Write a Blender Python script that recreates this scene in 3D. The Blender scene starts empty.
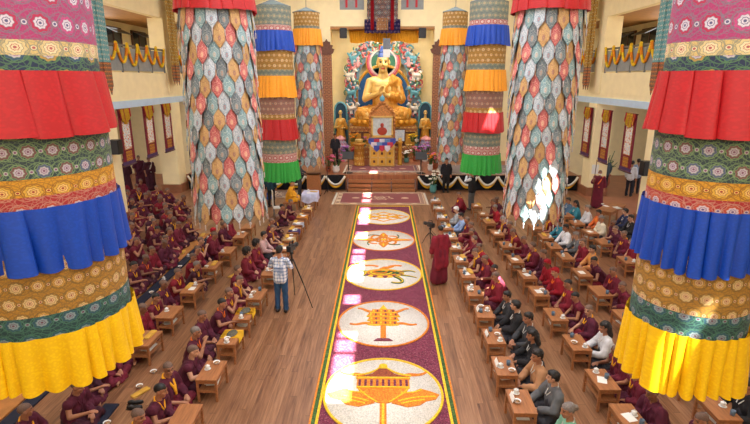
import bpy, bmesh, math, random
from mathutils import Vector, Matrix, Euler, noise
random.seed(7)
PI = math.pi
S = bpy.context.scene
COL = S.collection
sin, cos = math.sin, math.cos

# ---------------------------------------------------------------- node helpers
class V:
    """a scalar socket of a node tree with arithmetic"""
    def __init__(s, nt, k): s.nt, s.k = nt, k
    def _m(s, op, *a):
        n = s.nt.nodes.new('ShaderNodeMath'); n.operation = op
        for i, x in enumerate((s,) + a):
            if isinstance(x, V): s.nt.links.new(x.k, n.inputs[i])
            else: n.inputs[i].default_value = x
        return V(s.nt, n.outputs[0])
    def __add__(s, o): return s._m('ADD', o)
    def __sub__(s, o): return s._m('SUBTRACT', o)
    def __mul__(s, o): return s._m('MULTIPLY', o)
    def __truediv__(s, o): return s._m('DIVIDE', o)
    def floor(s): return s._m('FLOOR')
    def fract(s): return s._m('FRACT')
    def abs(s): return s._m('ABSOLUTE')
    def sqrt(s): return s._m('SQRT')
    def sin(s): return s._m('SINE')
    def gt(s, o): return s._m('GREATER_THAN', o)
    def lt(s, o): return s._m('LESS_THAN', o)
    def mod(s, o): return s._m('FLOORED_MODULO', o)
    def min(s, o): return s._m('MINIMUM', o)
    def max(s, o): return s._m('MAXIMUM', o)
    def atan2(s, o): return s._m('ARCTAN2', o)

def new_mat(name, rough=.6, metal=0., sheen=0.):
    m = bpy.data.materials.new(name); m.use_nodes = True
    nt = m.node_tree; b = nt.nodes['Principled BSDF']
    b.inputs['Roughness'].default_value = rough
    b.inputs['Metallic'].default_value = metal
    if sheen: b.inputs['Sheen Weight'].default_value = sheen
    return m, nt, b

def coord(nt, kind='Object'):
    n = nt.nodes.new('ShaderNodeTexCoord'); return n.outputs[kind]

def sep(nt, sock):
    n = nt.nodes.new('ShaderNodeSeparateXYZ'); nt.links.new(sock, n.inputs[0])
    return [V(nt, o) for o in n.outputs]

def comb(nt, *a):
    n = nt.nodes.new('ShaderNodeCombineXYZ')
    for i, x in enumerate(a):
        if isinstance(x, V): nt.links.new(x.k, n.inputs[i])
        else: n.inputs[i].default_value = x
    return n.outputs[0]

def noise_n(nt, vec, scale, detail=3., rough=.55):
    n = nt.nodes.new('ShaderNodeTexNoise'); nt.links.new(vec, n.inputs['Vector'])
    n.inputs['Scale'].default_value = scale; n.inputs['Detail'].default_value = detail; n.inputs['Roughness'].default_value = rough
    return V(nt, n.outputs[0])

def white(nt, v):
    n = nt.nodes.new('ShaderNodeTexWhiteNoise'); n.noise_dimensions = '1D'; nt.links.new(v.k, n.inputs['W'])
    return V(nt, n.outputs[0])

def ramp(nt, v, stops, interp='LINEAR'):
    n = nt.nodes.new('ShaderNodeValToRGB'); r = n.color_ramp; r.interpolation = interp
    while len(r.elements) < len(stops): r.elements.new(.5)
    for e, (p, c) in zip(r.elements, stops): e.position = p; e.color = (*c, 1)
    nt.links.new(v.k, n.inputs[0]); return n.outputs[0]

def mix(nt, f, a, b, mode='MIX'):
    n = nt.nodes.new('ShaderNodeMix'); n.data_type = 'RGBA'; n.blend_type = mode
    for i, x in ((0, f), (6, a), (7, b)):
        if isinstance(x, V): nt.links.new(x.k, n.inputs[i])
        elif isinstance(x, (int, float)): n.inputs[i].default_value = x
        elif isinstance(x, tuple): n.inputs[i].default_value = (*x, 1)
        else: nt.links.new(x, n.inputs[i])
    return n.outputs[2]

def bump(nt, b, v, strength=.3, dist=.01):
    n = nt.nodes.new('ShaderNodeBump'); n.inputs['Strength'].default_value = strength; n.inputs['Distance'].default_value = dist
    nt.links.new(v.k, n.inputs['Height']); nt.links.new(n.outputs[0], b.inputs['Normal'])

def lin(c):
    """sRGB 0-255 to linear"""
    return tuple(((x/255/12.92) if x/255 <= .04045 else ((x/255+.055)/1.055)**2.4) for x in c)

MATS = {}
def simple(name, col, rough=.6, var=.18, scale=6., metal=0., sheen=0., bmp=0., coat=0.):
    if name in MATS: return MATS[name]
    m, nt, b = new_mat(name, rough, metal, sheen)
    c = lin(col)
    n = noise_n(nt, coord(nt), scale, 4)
    lo = tuple(x*(1-var) for x in c); hi = tuple(min(1, x*(1+var)) for x in c)
    nt.links.new(ramp(nt, n, [(.3, lo), (.7, hi)]), b.inputs['Base Color'])
    if bmp: bump(nt, b, n, bmp)
    if coat: b.inputs['Coat Weight'].default_value = coat
    MATS[name] = m; return m

def cloth(name, col, rough=.85, var=.2):
    """woven cloth with broad soft tonal variation and a fine weave bump"""
    if name in MATS: return MATS[name]
    m, nt, b = new_mat(name, rough, 0, .04)
    c = lin(col); o = coord(nt)
    n = noise_n(nt, o, 5, 3); w = noise_n(nt, o, 180, 2)
    lo = tuple(x*(1-var) for x in c); hi = tuple(min(1, x*(1+var)) for x in c)
    nt.links.new(ramp(nt, n, [(.3, lo), (.7, hi)]), b.inputs['Base Color'])
    bump(nt, b, w, .25, .002)
    b.inputs['Sheen Tint'].default_value = (*c, 1)
    MATS[name] = m; return m

def satin(name, col, damask=.07):
    """pleated skirt silk with a tone-on-tone damask"""
    if name in MATS: return MATS[name]
    m, nt, b = new_mat(name, .5, 0, 0)
    c = lin(col); uv = coord(nt, 'UV'); n = noise_n(nt, uv, 9, 2)
    vo = nt.nodes.new('ShaderNodeTexVoronoi'); vo.inputs['Scale'].default_value = 26; nt.links.new(uv, vo.inputs['Vector'])
    d = V(nt, vo.outputs['Distance'])
    f = (d*9).sin()*.5 + n
    lo = tuple(x*(1-damask) for x in c); hi = tuple(min(1, x*(1+damask)) for x in c)
    nt.links.new(ramp(nt, f, [(.25, lo), (.95, hi)]), b.inputs['Base Color'])
    MATS[name] = m; return m

def brocade(name, base, vine, c1, c2, c3, cell=(.3, .3), alt=None):
    """woven silk: staggered round flower medallions on a vine ground; UV in metres"""
    if name in MATS: return MATS[name]
    m, nt, b = new_mat(name, .6, 0, 0)
    base, vine, c1, c2, c3 = (lin(x) for x in (base, vine, c1, c2, c3))
    alt = lin(alt) if alt else c3
    uvs = coord(nt, 'UV'); x, y, _ = sep(nt, uvs)
    u = x/cell[0]; v = y/cell[1]
    row = v.floor(); u2 = u + row.mod(2.)*.5
    cu = u2.fract() - .5; cv = v.fract() - .5
    ang = cv.atan2(cu)
    r = (cu*cu + cv*cv).sqrt()*2
    rr = r*((ang*8).sin()*.08 + 1.)
    # minor flowers half way between
    cu2 = (u2+.5).fract() - .5
    r2 = (cu2*cu2 + cv*cv).sqrt()*2
    vo = nt.nodes.new('ShaderNodeTexVoronoi'); vo.feature = 'DISTANCE_TO_EDGE'; vo.inputs['Scale'].default_value = 5.2/cell[0]
    nt.links.new(uvs, vo.inputs['Vector'])
    ed = V(nt, vo.outputs['Distance']).lt(.05)
    wav = ((u*2*PI).sin()*.16 + ((v*2*PI).sin()*.1)); lines = ((v*2 + wav*2).fract()-.5).abs().lt(.09)
    ring1 = ((r - .80).abs()).lt(.045)
    g = mix(nt, ed.max(lines)*.6, base, vine); g = mix(nt, ring1*.8, g, vine)
    kind = white(nt, (u2.floor()*3.7 + row*1.3))
    ccol = mix(nt, kind.gt(.5), c3, alt)
    med = ramp(nt, rr, [(0, c2), (.10, c1), (.20, c2), (.25, c1), (.40, vine), (.44, (0, 0, 0)), (.62, vine), (.67, base)], 'CONSTANT')
    petal = mix(nt, rr.gt(.44)*rr.lt(.62), med, ccol)
    out = mix(nt, rr.lt(.67), g, petal)
    mn = ramp(nt, r2, [(0, c2), (.1, c1), (.17, vine)], 'CONSTANT')
    out = mix(nt, r2.lt(.24), out, mn)
    nz = noise_n(nt, uvs, 60, 2)
    out = mix(nt, .25, out, ramp(nt, nz, [(.35, (.25, .25, .25)), (.65, (1, 1, 1))]), 'MULTIPLY')
    nt.links.new(out, b.inputs['Base Color'])
    bump(nt, b, nz, .12, .002)
    MATS[name] = m; return m

def tabmat(name, base, ring, core, dark):
    """one pendant of the patchwork banners; UV is local to the pendant"""
    if name in MATS: return MATS[name]
    m, nt, b = new_mat(name, .65, 0, 0)
    base, ring, core, dark = (lin(x) for x in (base, ring, core, dark))
    uvs = coord(nt, 'UV'); x, y, _ = sep(nt, uvs)
    cu = x - .5; cv = (y - .36)*1.75
    r = (cu*cu + cv*cv).sqrt()
    a = cv.atan2(cu); rr = r*((a*8).sin()*.12 + 1.)
    c = ramp(nt, rr, [(0, ring), (.05, core), (.09, ring), (.17, base), (.22, ring), (.25, base), (.33, ring), (.38, base)], 'CONSTANT')
    cd = ((y-.9).abs()*1.2 + cu.abs()); c = mix(nt, cd.lt(.2), c, core)
    lat = ((x*3+y*5).fract()-.5).abs().lt(.1).max(((x*3-y*5).fract()-.5).abs().lt(.1)); c = mix(nt, lat*rr.gt(.4)*.6, c, ring)
    edge = (cu.abs()).gt(.46).max((y*1.78).lt(cu.abs()*-1. + .045 + (cu.abs()*2.)))
    c = mix(nt, edge, c, dark)
    nz = noise_n(nt, uvs, 22, 2)
    c = mix(nt, nz.gt(.62)*.5, c, dark)
    nt.links.new(c, b.inputs['Base Color'])
    MATS[name] = m; return m

def planks(name, axis_w, width, length, stops, rough=.4, object_space=False):
    m, nt, b = new_mat(name, rough)
    x, y, z = sep(nt, coord(nt))
    i = (x/width).floor(); off = white(nt, i)*length
    j = ((y + off)/length).floor()
    rnd = white(nt, i*7.13 + j*3.77)
    st = noise_n(nt, comb(nt, x*26 + rnd*9, y*1.3 + i*3.1, z), 1., 4, .6)
    t = rnd*.26 + st*1.15 - .24
    c = ramp(nt, t, stops)
    gx = ((x/width).fract() - .5).abs().gt(.488)
    gy = (((y+off)/length).fract() - .5).abs().gt(.497)
    c = mix(nt, gx.max(gy)*.45, c, (.02, .01, .006))
    nt.links.new(c, b.inputs['Base Color'])
    bump(nt, b, st, .08, .003)
    MATS[name] = m; return m

def tablewood(name, col):
    m, nt, b = new_mat(name, .42)
    x, y, z = sep(nt, coord(nt)); c = lin(col)
    g = noise_n(nt, comb(nt, x*20, y*2., z*20), 1.5, 4, .6)
    nt.links.new(ramp(nt, g, [(.25, tuple(k*.6 for k in c)), (.55, c), (.8, tuple(min(1, k*1.3) for k in c))]), b.inputs['Base Color'])
    MATS[name] = m; return m

def petals(name, cols, scale=70):
    """scattered flower petals: one random tone per petal cell"""
    m, nt, b = new_mat(name, .8)
    o = coord(nt)
    vo = nt.nodes.new('ShaderNodeTexVoronoi'); vo.inputs['Scale'].default_value = scale; nt.links.new(o, vo.inputs['Vector'])
    r, g, _ = sep(nt, vo.outputs['Color'])
    n = len(cols); c = ramp(nt, r, [(k/n, lin(q)) for k, q in enumerate(cols)], 'CONSTANT')
    nt.links.new(c, b.inputs['Base Color'])
    bump(nt, b, V(nt, vo.outputs['Distance']), .6, .01)
    MATS[name] = m; return m

def rugmat(name, field, border, motif, hx, hy):
    """a carpet with border bands, centre and corner medallions; object space, half sizes hx, hy"""
    m, nt, b = new_mat(name, .9, 0, .2)
    x, y, _ = sep(nt, coord(nt)); field, border, motif = lin(field), lin(border), lin(motif)
    d = ((x.abs()*-1.) + hx).min((y.abs()*-1.) + hy)
    c = ramp(nt, d/.6, [(0, motif), (.06, border), (.12, motif), (.17, border), (.42, motif), (.47, field)], 'CONSTANT')
    zig = (((x*9).sin() + (y*9).sin())*.5).gt(.35)
    c = mix(nt, d.gt(.1)*d.lt(.25)*zig, c, motif)
    a = y.atan2(x); r = (x*x*.35 + y*y).sqrt()
    rr = r*((a*8).sin()*.15 + 1.)
    c = mix(nt, rr.gt(.28)*rr.lt(.34), c, motif); c = mix(nt, rr.lt(.16), c, motif); c = mix(nt, rr.lt(.09), c, border)
    xx = x.abs() - hx*.55; r3 = (xx*xx*.5 + y*y).sqrt()*((y*30).sin()*.1+1.)
    c = mix(nt, r3.lt(.13)*d.gt(.28), c, motif)
    nz = noise_n(nt, coord(nt), 40, 2)
    c = mix(nt, .3, c, ramp(nt, nz, [(.3, (.4, .4, .4)), (.7, (1, 1, 1))]), 'MULTIPLY')
    nt.links.new(c, b.inputs['Base Color']); MATS[name] = m; return m

# ---------------------------------------------------------------- mesh helpers
def BM(): return bmesh.new()
def box(bm, x0, x1, y0, y1, z0, z1, mi=0, rot=None):
    r = bmesh.ops.create_cube(bm, size=1)
    M = Matrix.Translation(((x0+x1)/2, (y0+y1)/2, (z0+z1)/2)) @ (rot if rot is not None else Matrix()) @ Matrix.Diagonal((abs(x1-x0), abs(y1-y0), abs(z1-z0), 1))
    bmesh.ops.transform(bm, matrix=M, verts=r['verts'])
    fs = {f for v in r['verts'] for f in v.link_faces}
    for f in fs: f.material_index = mi
    return r['verts']
def bevel_all(bm, w, seg=2):
    bmesh.ops.bevel(bm, geom=bm.edges[:], offset=w, segments=seg, profile=.7, affect='EDGES', clamp_overlap=True)
def lathe(bm, prof, seg=24, mi=0, cap=True, M=None):
    """prof: [(r, z)] bottom to top about z"""
    rings = []
    for r, z in prof:
        if r < 1e-5: rings.append([bm.verts.new((0, 0, z))])
        else: rings.append([bm.verts.new((r*cos(2*PI*k/seg), r*sin(2*PI*k/seg), z)) for k in range(seg)])
    fs = []
    for A, B in zip(rings, rings[1:]):
        for k in range(seg):
            a, b_ = A[k % len(A)], A[(k+1) % len(A)]; c, d = B[(k+1) % len(B)], B[k % len(B)]
            vs = [a]
            for q in (b_, c, d):
                if q not in vs: vs.append(q)
            if len(vs) >= 3: fs.append(bm.faces.new(vs))
    if cap:
        for R, rev in ((rings[0], True), (rings[-1], False)):
            if len(R) > 1: fs.append(bm.faces.new(R[::-1] if rev else R))
    for f in fs: f.material_index = mi; f.smooth = True
    if M is not None: bmesh.ops.transform(bm, matrix=M, verts=[v for R in rings for v in R])
    return fs
def aim(p, q):
    p, q = Vector(p), Vector(q); d = q-p
    return Matrix.Translation(p) @ d.to_track_quat('Z', 'Y').to_matrix().to_4x4(), d.length
def cone(bm, p, q, r0, r1, seg=10, mi=0):
    M, L = aim(p, q); lathe(bm, [(r0, 0), (r1, L)], seg, mi, True, M)
def ball(bm, c, r, seg=12, mi=0, rot=None):
    if not isinstance(r, (tuple, list)): r = (r, r, r)
    q = bmesh.ops.create_uvsphere(bm, u_segments=seg, v_segments=max(6, seg*2//3), radius=1)
    M = Matrix.Translation(c) @ (rot.to_4x4() if rot is not None else Matrix()) @ Matrix.Diagonal((*r, 1))
    bmesh.ops.transform(bm, matrix=M, verts=q['verts'])
    for f in {f for v in q['verts'] for f in v.link_faces}: f.material_index = mi; f.smooth = True
def tube(bm, pts, r, seg=8, mi=0, closed=False):
    pts = [Vector(p) for p in pts]; n = len(pts); rings = []
    up = Vector((0, 0, 1))
    for i, p in enumerate(pts):
        if closed: d = pts[(i+1) % n] - pts[i-1]
        else: d = pts[min(i+1, n-1)] - pts[max(i-1, 0)]
        d.normalize()
        a = d.cross(up)
        if a.length < .05: a = d.cross(Vector((0, 1, 0)))
        a.normalize(); b_ = a.cross(d)
        rad = r(i/(n-1)) if callable(r) else r
        rings.append([bm.verts.new(p + (a*cos(2*PI*k/seg) + b_*sin(2*PI*k/seg))*rad) for k in range(seg)])
    pairs = list(zip(rings, rings[1:])) + ([(rings[-1], rings[0])] if closed else [])
    for A, B in pairs:
        for k in range(seg):
            f = bm.faces.new((A[k], A[(k+1) % seg], B[(k+1) % seg], B[k])); f.smooth = True; f.material_index = mi
    if not closed:
        bm.faces.new(rings[0][::-1]).material_index = mi; bm.faces.new(rings[-1]).material_index = mi
def prism(bm, poly, z0, z1, mi=0, M=None):
    """extrude a 2D outline (counter-clockwise xy) from z0 to z1"""
    lo = [bm.verts.new((x, y, z0)) for x, y in poly]; hi = [bm.verts.new((x, y, z1)) for x, y in poly]
    n = len(poly); fs = [bm.faces.new(hi), bm.faces.new(lo[::-1])]
    for i in range(n): fs.append(bm.faces.new((lo[i], lo[(i+1) % n], hi[(i+1) % n], hi[i])))
    for f in fs: f.material_index = mi
    if M is not None: bmesh.ops.transform(bm, matrix=M, verts=lo+hi)
UPRIGHT = Matrix.Rotation(PI/2, 4, 'X')        # xy outline -> xz, extrusion towards -y
def finish(bm, name, mats):
    me = bpy.data.meshes.new(name); bmesh.ops.recalc_face_normals(bm, faces=bm.faces[:]); bm.to_mesh(me); bm.free()
    for m in (mats if isinstance(mats, (list, tuple)) else [mats]): me.materials.append(m)
    return me
def link(name, me, parent=None, loc=(0, 0, 0), rotz=0.):
    o = bpy.data.objects.new(name, me); COL.objects.link(o); o.location = loc; o.rotation_euler = (0, 0, rotz)
    if parent is not None: o.parent = parent
    return o
def obj(name, bm, mats, parent=None, loc=(0, 0, 0), rotz=0.): return link(name, finish(bm, name, mats), parent, loc, rotz)
def tag(o, label=None, cat=None, group=None, kind=None):
    if label: o['label'] = label
    if cat: o['category'] = cat
    if group: o['group'] = group
    if kind: o['kind'] = kind
    return o
def thing(name, label, cat, loc=(0, 0, 0), rotz=0., group=None):
    o = bpy.data.objects.new(name, None); COL.objects.link(o); o.empty_display_size = .1
    o.location = loc; o.rotation_euler = (0, 0, rotz); return tag(o, label, cat, group)
def struct(name, bm, mats): return tag(obj(name, bm, mats), kind='structure')
KIDS = {}
def kids(o):
    return [c for c in COL.objects if c.parent == o]
def copy_tree(o, loc, rotz=0., label=None, group=None, over=None, scale=None):
    """a copy of a thing with copies of its parts and their sub-parts; over = {part name: material}"""
    if o.name not in KIDS: KIDS[o.name] = [(c, kids(c)) for c in kids(o)]
    r = o.copy(); COL.objects.link(r); r.location = loc; r.rotation_euler = (0, 0, rotz)
    if scale: r.scale = scale
    if label: r['label'] = label
    if group: r['group'] = group
    def paint(c, src):
        base = src.name.split('.')[0]
        if over and base in over and c.type == 'MESH':
            c.material_slots[0].link = 'OBJECT'; c.material_slots[0].material = over[base]
    for c, gs in KIDS[o.name]:
        d = c.copy(); COL.objects.link(d); d.parent = r; paint(d, c)
        for g in gs:
            e = g.copy(); COL.objects.link(e); e.parent = d; paint(e, g)
    if o.type == 'MESH': paint(r, o)
    return r
ORD = ['nearest', 'second nearest', 'third nearest', 'fourth nearest', 'fifth nearest', 'sixth nearest', 'seventh nearest', 'eighth nearest', 'ninth nearest', 'tenth nearest', 'eleventh nearest', 'twelfth nearest', 'thirteenth nearest', 'fourteenth nearest', 'fifteenth nearest', 'sixteenth nearest', 'seventeenth nearest', 'eighteenth nearest', 'nineteenth nearest', 'twentieth nearest', 'twenty-first nearest', 'twenty-second nearest', 'twenty-third nearest', 'twenty-fourth nearest']
# ---------------------------------------------------------------- one continuous surface out of tapered limbs
def limb(bm, p, q, r0, r1, seg=12):
    """a tapered capsule"""
    p, q = Vector(p), Vector(q); M, L = aim(p, q) if (q-p).length > 1e-5 else (Matrix.Translation(p), 0)
    n = 4; prof = []
    for k in range(n+1):
        a = -PI/2 + PI/2*k/n; prof.append((r0*cos(a), r0*sin(a)))
    for k in range(n+1):
        a = PI/2*k/n; prof.append((r1*cos(a), L + r1*sin(a)))
    lathe(bm, prof, seg, 0, False, M)
def fuse(prims, voxel, smooth=2, warp=None, cut=None):
    """prims: ('c', p, q, r0, r1) capsules, ('e', centre, radii, rotation) ellipsoids -> one fused mesh"""
    bm = BM()
    for p in prims:
        if p[0] == 'c': limb(bm, *p[1:])
        elif p[0] == 'e': ball(bm, p[1], p[2], 16, 0, p[3] if len(p) > 3 else None)
        elif p[0] == 'b': box(bm, *p[1])
    me = bpy.data.meshes.new('raw'); bm.to_mesh(me); bm.free()
    o = bpy.data.objects.new('raw', me); COL.objects.link(o)
    md = o.modifiers.new('r', 'REMESH'); md.mode = 'VOXEL'; md.voxel_size = voxel; md.adaptivity = 0
    dg = bpy.context.evaluated_depsgraph_get()
    out = bpy.data.meshes.new_from_object(o.evaluated_get(dg), depsgraph=dg)
    bpy.data.objects.remove(o); bpy.data.meshes.remove(me)
    bm = BM(); bm.from_mesh(out); bpy.data.meshes.remove(out)
    for _ in range(smooth): bmesh.ops.smooth_vert(bm, verts=bm.verts[:], factor=.5, use_axis_x=True, use_axis_y=True, use_axis_z=True)
    if cut:
        dead = [v for v in bm.verts if cut(v.co)]
        bmesh.ops.delete(bm, geom=dead, context='VERTS')
    if warp:
        bm.normal_update()
        mv = [(v, warp(v.co, v.normal)) for v in bm.verts]
        for v, d in mv: v.co += d
    for f in bm.faces: f.smooth = True
    return bm
def folds(amp, sx=9., sy=9., sz=3., seed=0., floor=None):
    def w(co, n):
        d = noise.noise(Vector((co.x*sx+seed, co.y*sy-seed, co.z*sz)))*amp + noise.noise(Vector((co.x*sx*2.2, co.y*sy*2.2+seed, co.z*sz*2)))*amp*.5
        r = n*d
        if floor is not None and co.z + r.z < floor: r.z = max(r.z, floor-co.z)
        return r
    return w

SKIN = simple('skin_tan', (168, 116, 88), .5, .12, 14)
SKIN_D = simple('skin_brown', (130, 86, 64), .5, .12, 14)
SKIN_L = simple('skin_fair', (196, 148, 120), .5, .1, 14)
EYE = simple('eye_dark', (30, 22, 20), .3, .05)
LIP = simple('lip', (150, 88, 76), .5, .1)
STUB = simple('stubble_hair', (112, 90, 80), .85, .2, 60, bmp=.2)
BLACKHAIR = simple('black_hair', (26, 23, 24), .5, .3, 50, bmp=.3)
GREYHAIR = simple('grey_hair', (122, 114, 110), .6, .25, 50, bmp=.3)

HEADROT = Matrix()
def head_frame(c, yaw=0., pitch=0.):
    return Matrix.Translation(c) @ Matrix.Rotation(yaw, 4, 'Z') @ Matrix.Rotation(pitch, 4, 'Y')
def head_prims(F, k=1.):
    R = F.to_3x3()
    def P(*a): return F @ (Vector(a)*k)
    E = lambda c, r: ('e', P(*c), tuple(x*k for x in r), R)
    Cc = lambda a, b, r0, r1: ('c', P(*a), P(*b), r0*k, r1*k)
    return [E((-.012, 0, .035), (.098, .077, .086)), E((.025, 0, -.03), (.064, .06, .082)), Cc((.06, -.015, -.088), (.06, .015, -.088), .022, .022),
            Cc((.086, 0, .012), (.106, 0, -.026), .010, .015), Cc((.102, -.012, -.03), (.102, .012, -.03), .010, .010),
            Cc((.072, -.042, .026), (.078, 0, .03), .014, .014), Cc((.072, .042, .026), (.078, 0, .03), .014, .014),
            E((.058, .036, -.03), (.026, .022, .026)), E((.058, -.036, -.03), (.026, .022, .026)),
            Cc((.076, -.02, -.062), (.076, .02, -.062), .013, .013),
            E((-.008, .079, -.005), (.024, .011, .034)), E((-.008, -.079, -.005), (.024, .011, .034))]
def hand_prims(w, d, side, up=Vector((0, 0, 1)), curl=.5, k=1.):
    """hand at wrist w pointing along d; palm faces -up; five separate bent fingers"""
    w, d = Vector(w), Vector(d).normalized(); s = d.cross(up).normalized(); u = s.cross(d).normalized()
    a = w + d*.085*k
    out = [('c', w, w+d*.03*k, .026*k, .03*k), ('e', w+d*.05*k, (.046*k, .038*k, .018*k), Matrix((d, s, u)).transposed())]
    for i, (off, L) in enumerate(((-.030, .066), (-.0105, .076), (.0105, .071), (.030, .055))):
        L *= k
        b = w + d*.082*k + s*off*k*side
        m = b + (d*cos(curl*.6) - u*sin(curl*.6))*L*.5
        t = m + (d*cos(curl*1.7) - u*sin(curl*1.7))*L*.5
        out += [('c', b - d*.02*k, m, .0105*k, .0095*k), ('c', m, t, .0095*k, .008*k)]
    b = w + d*.03*k - s*.03*k*side
    m = b + (d*.7 - s*.6*side - u*.2).normalized()*.038*k; t = m + (d*.95 - s*.1*side - u*.3).normalized()*.03*k
    out += [('c', b, m, .014*k, .011*k), ('c', m, t, .011*k, .009*k)]
    return out
def paint_head(bm, F, k=1.):
    """eyes, brows and lips as tones of the skin surface: 1 dark, 2 lips"""
    I = F.inverted()
    for f in bm.faces:
        p = (I @ f.calc_center_median())/k
        if p.x > .05:
            for s in (-1, 1):
                if abs(p.y - s*.031) < .014 and abs(p.z - .006) < .008: f.material_index = 1
                if abs(p.y - s*.034) < .02 and abs(p.z - .034) < .005: f.material_index = 1
            if abs(p.y) < .024 and -.072 < p.z < -.053 and p.x > .07: f.material_index = 2
def hair_bm(F, style='shaved', k=1.):
    R = F.to_3x3(); P = lambda *a: F @ (Vector(a)*k)
    pr = [('e', P(-.014, 0, .037), (.102*k, .081*k, .089*k), R)]
    I = F.inverted()
    def cut(co):
        p = (I @ co)/k
        lim = .052 if p.x > .03 else (.052 - (.03-p.x)*.9)
        return p.z < max(lim, -.055) or p.x > .082
    if style == 'shaved': return fuse([('e', P(-.013, 0, .036), (.1*k, .079*k, .0875*k), R)], .011*k, 1, None, cut)
    if style == 'short':
        pr = [('e', P(-.016, 0, .046), (.106*k, .086*k, .092*k), R), ('e', P(.03, 0, .10), (.055*k, .06*k, .03*k), R), ('e', P(-.06, 0, .0), (.05*k, .072*k, .06*k), R)]
        return fuse(pr, .011*k, 1, folds(.008, 40, 40, 40), lambda co: ((I@co)/k).x > .03 and ((I@co)/k).z < .055)
    if style == 'long':
        pr = [('e', P(-.018, 0, .046), (.108*k, .09*k, .094*k), R), ('c', P(-.06, .05, .0), P(-.09, .07, -.17), .055*k, .045*k), ('c', P(-.06, -.05, .0), P(-.09, -.07, -.17), .055*k, .045*k), ('c', P(-.08, 0, .0), P(-.11, 0, -.2), .06*k, .05*k)]
        return fuse(pr, .012*k, 1, folds(.012, 40, 40, 12), lambda co: ((I@co)/k).x > .03 and ((I@co)/k).z < .055)
    if style == 'curly':
        pr = [('e', P(-.03, 0, .06), (.125*k, .125*k, .11*k), R), ('e', P(-.06, 0, .0), (.09*k, .115*k, .09*k), R)]
        return fuse(pr, .012*k, 1, folds(.03, 26, 26, 26), lambda co: ((I@co)/k).x > .035 and ((I@co)/k).z < .05)
    if style == 'bun':
        pr = [('e', P(-.016, 0, .044), (.106*k, .085*k, .09*k), R), ('e', P(-.12, 0, .03), (.045*k, .045*k, .045*k), R)]
        return fuse(pr, .011*k, 1, folds(.006, 40, 40, 40), lambda co: ((I@co)/k).x > .03 and ((I@co)/k).z < .055)

class Pose:
    """a figure seated cross-legged facing +x on the floor"""
    def __init__(s, lean=.12, yaw=0., pitch=.15, right=((.1, -.27, .3), (.27, -.1, .2)), left=((.1, .27, .3), (.27, .08, .2)), curl=.6, knee=.25):
        s.lean, s.curl = lean, curl
        ax = Vector((sin(lean), 0, cos(lean))); s.hip = Vector((0, 0, .13))
        s.chest = s.hip + ax*.27; s.sh = s.hip + ax*.43; s.neck = s.hip + ax*.50; s.hc = s.neck + Vector((.045+.02*lean, 0, .15)); s.ax = ax
        s.F = head_frame(s.hc, yaw, pitch)
        s.sR = s.sh + Vector((0, -.18, -.02)); s.sL = s.sh + Vector((0, .18, -.02))
        s.eR, s.wR = Vector(right[0]), Vector(right[1]); s.eL, s.wL = Vector(left[0]), Vector(left[1])
        s.kR, s.kL = Vector((.29, -knee, .10)), Vector((.29, knee, .10))
    def dirs(s):
        return (s.wR - s.eR).normalized(), (s.wL - s.eL).normalized()
    def body(s, skin=None):
        dR, dL = s.dirs()
        p = [('c', s.hip, s.chest, .11, .10), ('c', s.chest, s.neck, .09, .058), ('c', s.neck, s.hc - Vector((.02, 0, .05)), .056, .05),
             ('c', s.sR, s.sL, .05, .05), ('c', s.sR, s.eR, .05, .041), ('c', s.eR, s.wR, .041, .027), ('c', s.sL, s.eL, .05, .041), ('c', s.eL, s.wL, .041, .027),
             ('c', s.hip, s.kR, .08, .06), ('c', s.hip, s.kL, .08, .06), ('c', s.kR, (.24, .07, .065), .055, .04), ('c', s.kL, (.33, -.09, .065), .055, .04),
             ('c', (.24, .07, .06), (.27, .19, .045), .038, .03), ('c', (.33, -.09, .06), (.38, -.2, .045), .038, .03)]
        p += head_prims(s.F) + hand_prims(s.wR, dR, 1, curl=s.curl) + hand_prims(s.wL, dL, -1, curl=s.curl)
        bm = fuse(p, .0095, 1); paint_head(bm, s.F); return bm
    def skirt(s, seed):
        p = [('c', s.hip, s.hip + s.ax*.16, .165, .15), ('c', s.hip - Vector((.05, 0, .0)), (.2, 0, .08), .13, .075), ('c', s.hip, s.kR, .12, .092), ('c', s.hip, s.kL, .12, .092),
             ('c', s.kR, (.30, .02, .07), .088, .068), ('c', s.kL, (.31, -.02, .07), .088, .068), ('e', (.12, 0, .03), (.3, .33, .05))]
        return fuse(p, .017, 2, folds(.034, 9, 9, 6, seed, .0), None)
    def torso(s, grow=0., arms='', low=.1, short=False):
        c = s.hip + s.ax*low
        p = [('c', c + Vector((0, .05, 0)), s.chest + Vector((0, .06, 0)), .125+grow, .118+grow), ('c', c - Vector((0, .05, 0)), s.chest - Vector((0, .06, 0)), .125+grow, .118+grow),
             ('c', s.chest + Vector((0, .05, 0)), s.sh + Vector((0, .07, -.01)), .108+grow, .075+grow), ('c', s.chest - Vector((0, .05, 0)), s.sh - Vector((0, .07, .01)), .108+grow, .075+grow),
             ('c', s.sR, s.sL, .066+grow, .066+grow)]
        for a, sh, e, w in (('R', s.sR, s.eR, s.wR), ('L', s.sL, s.eL, s.wL)):
            if a in arms:
                p.append(('c', sh, e, .068+grow, .06+grow))
                if not short: p.append(('c', e, e.lerp(w, .82), .058+grow, .044+grow))
        return p

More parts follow.
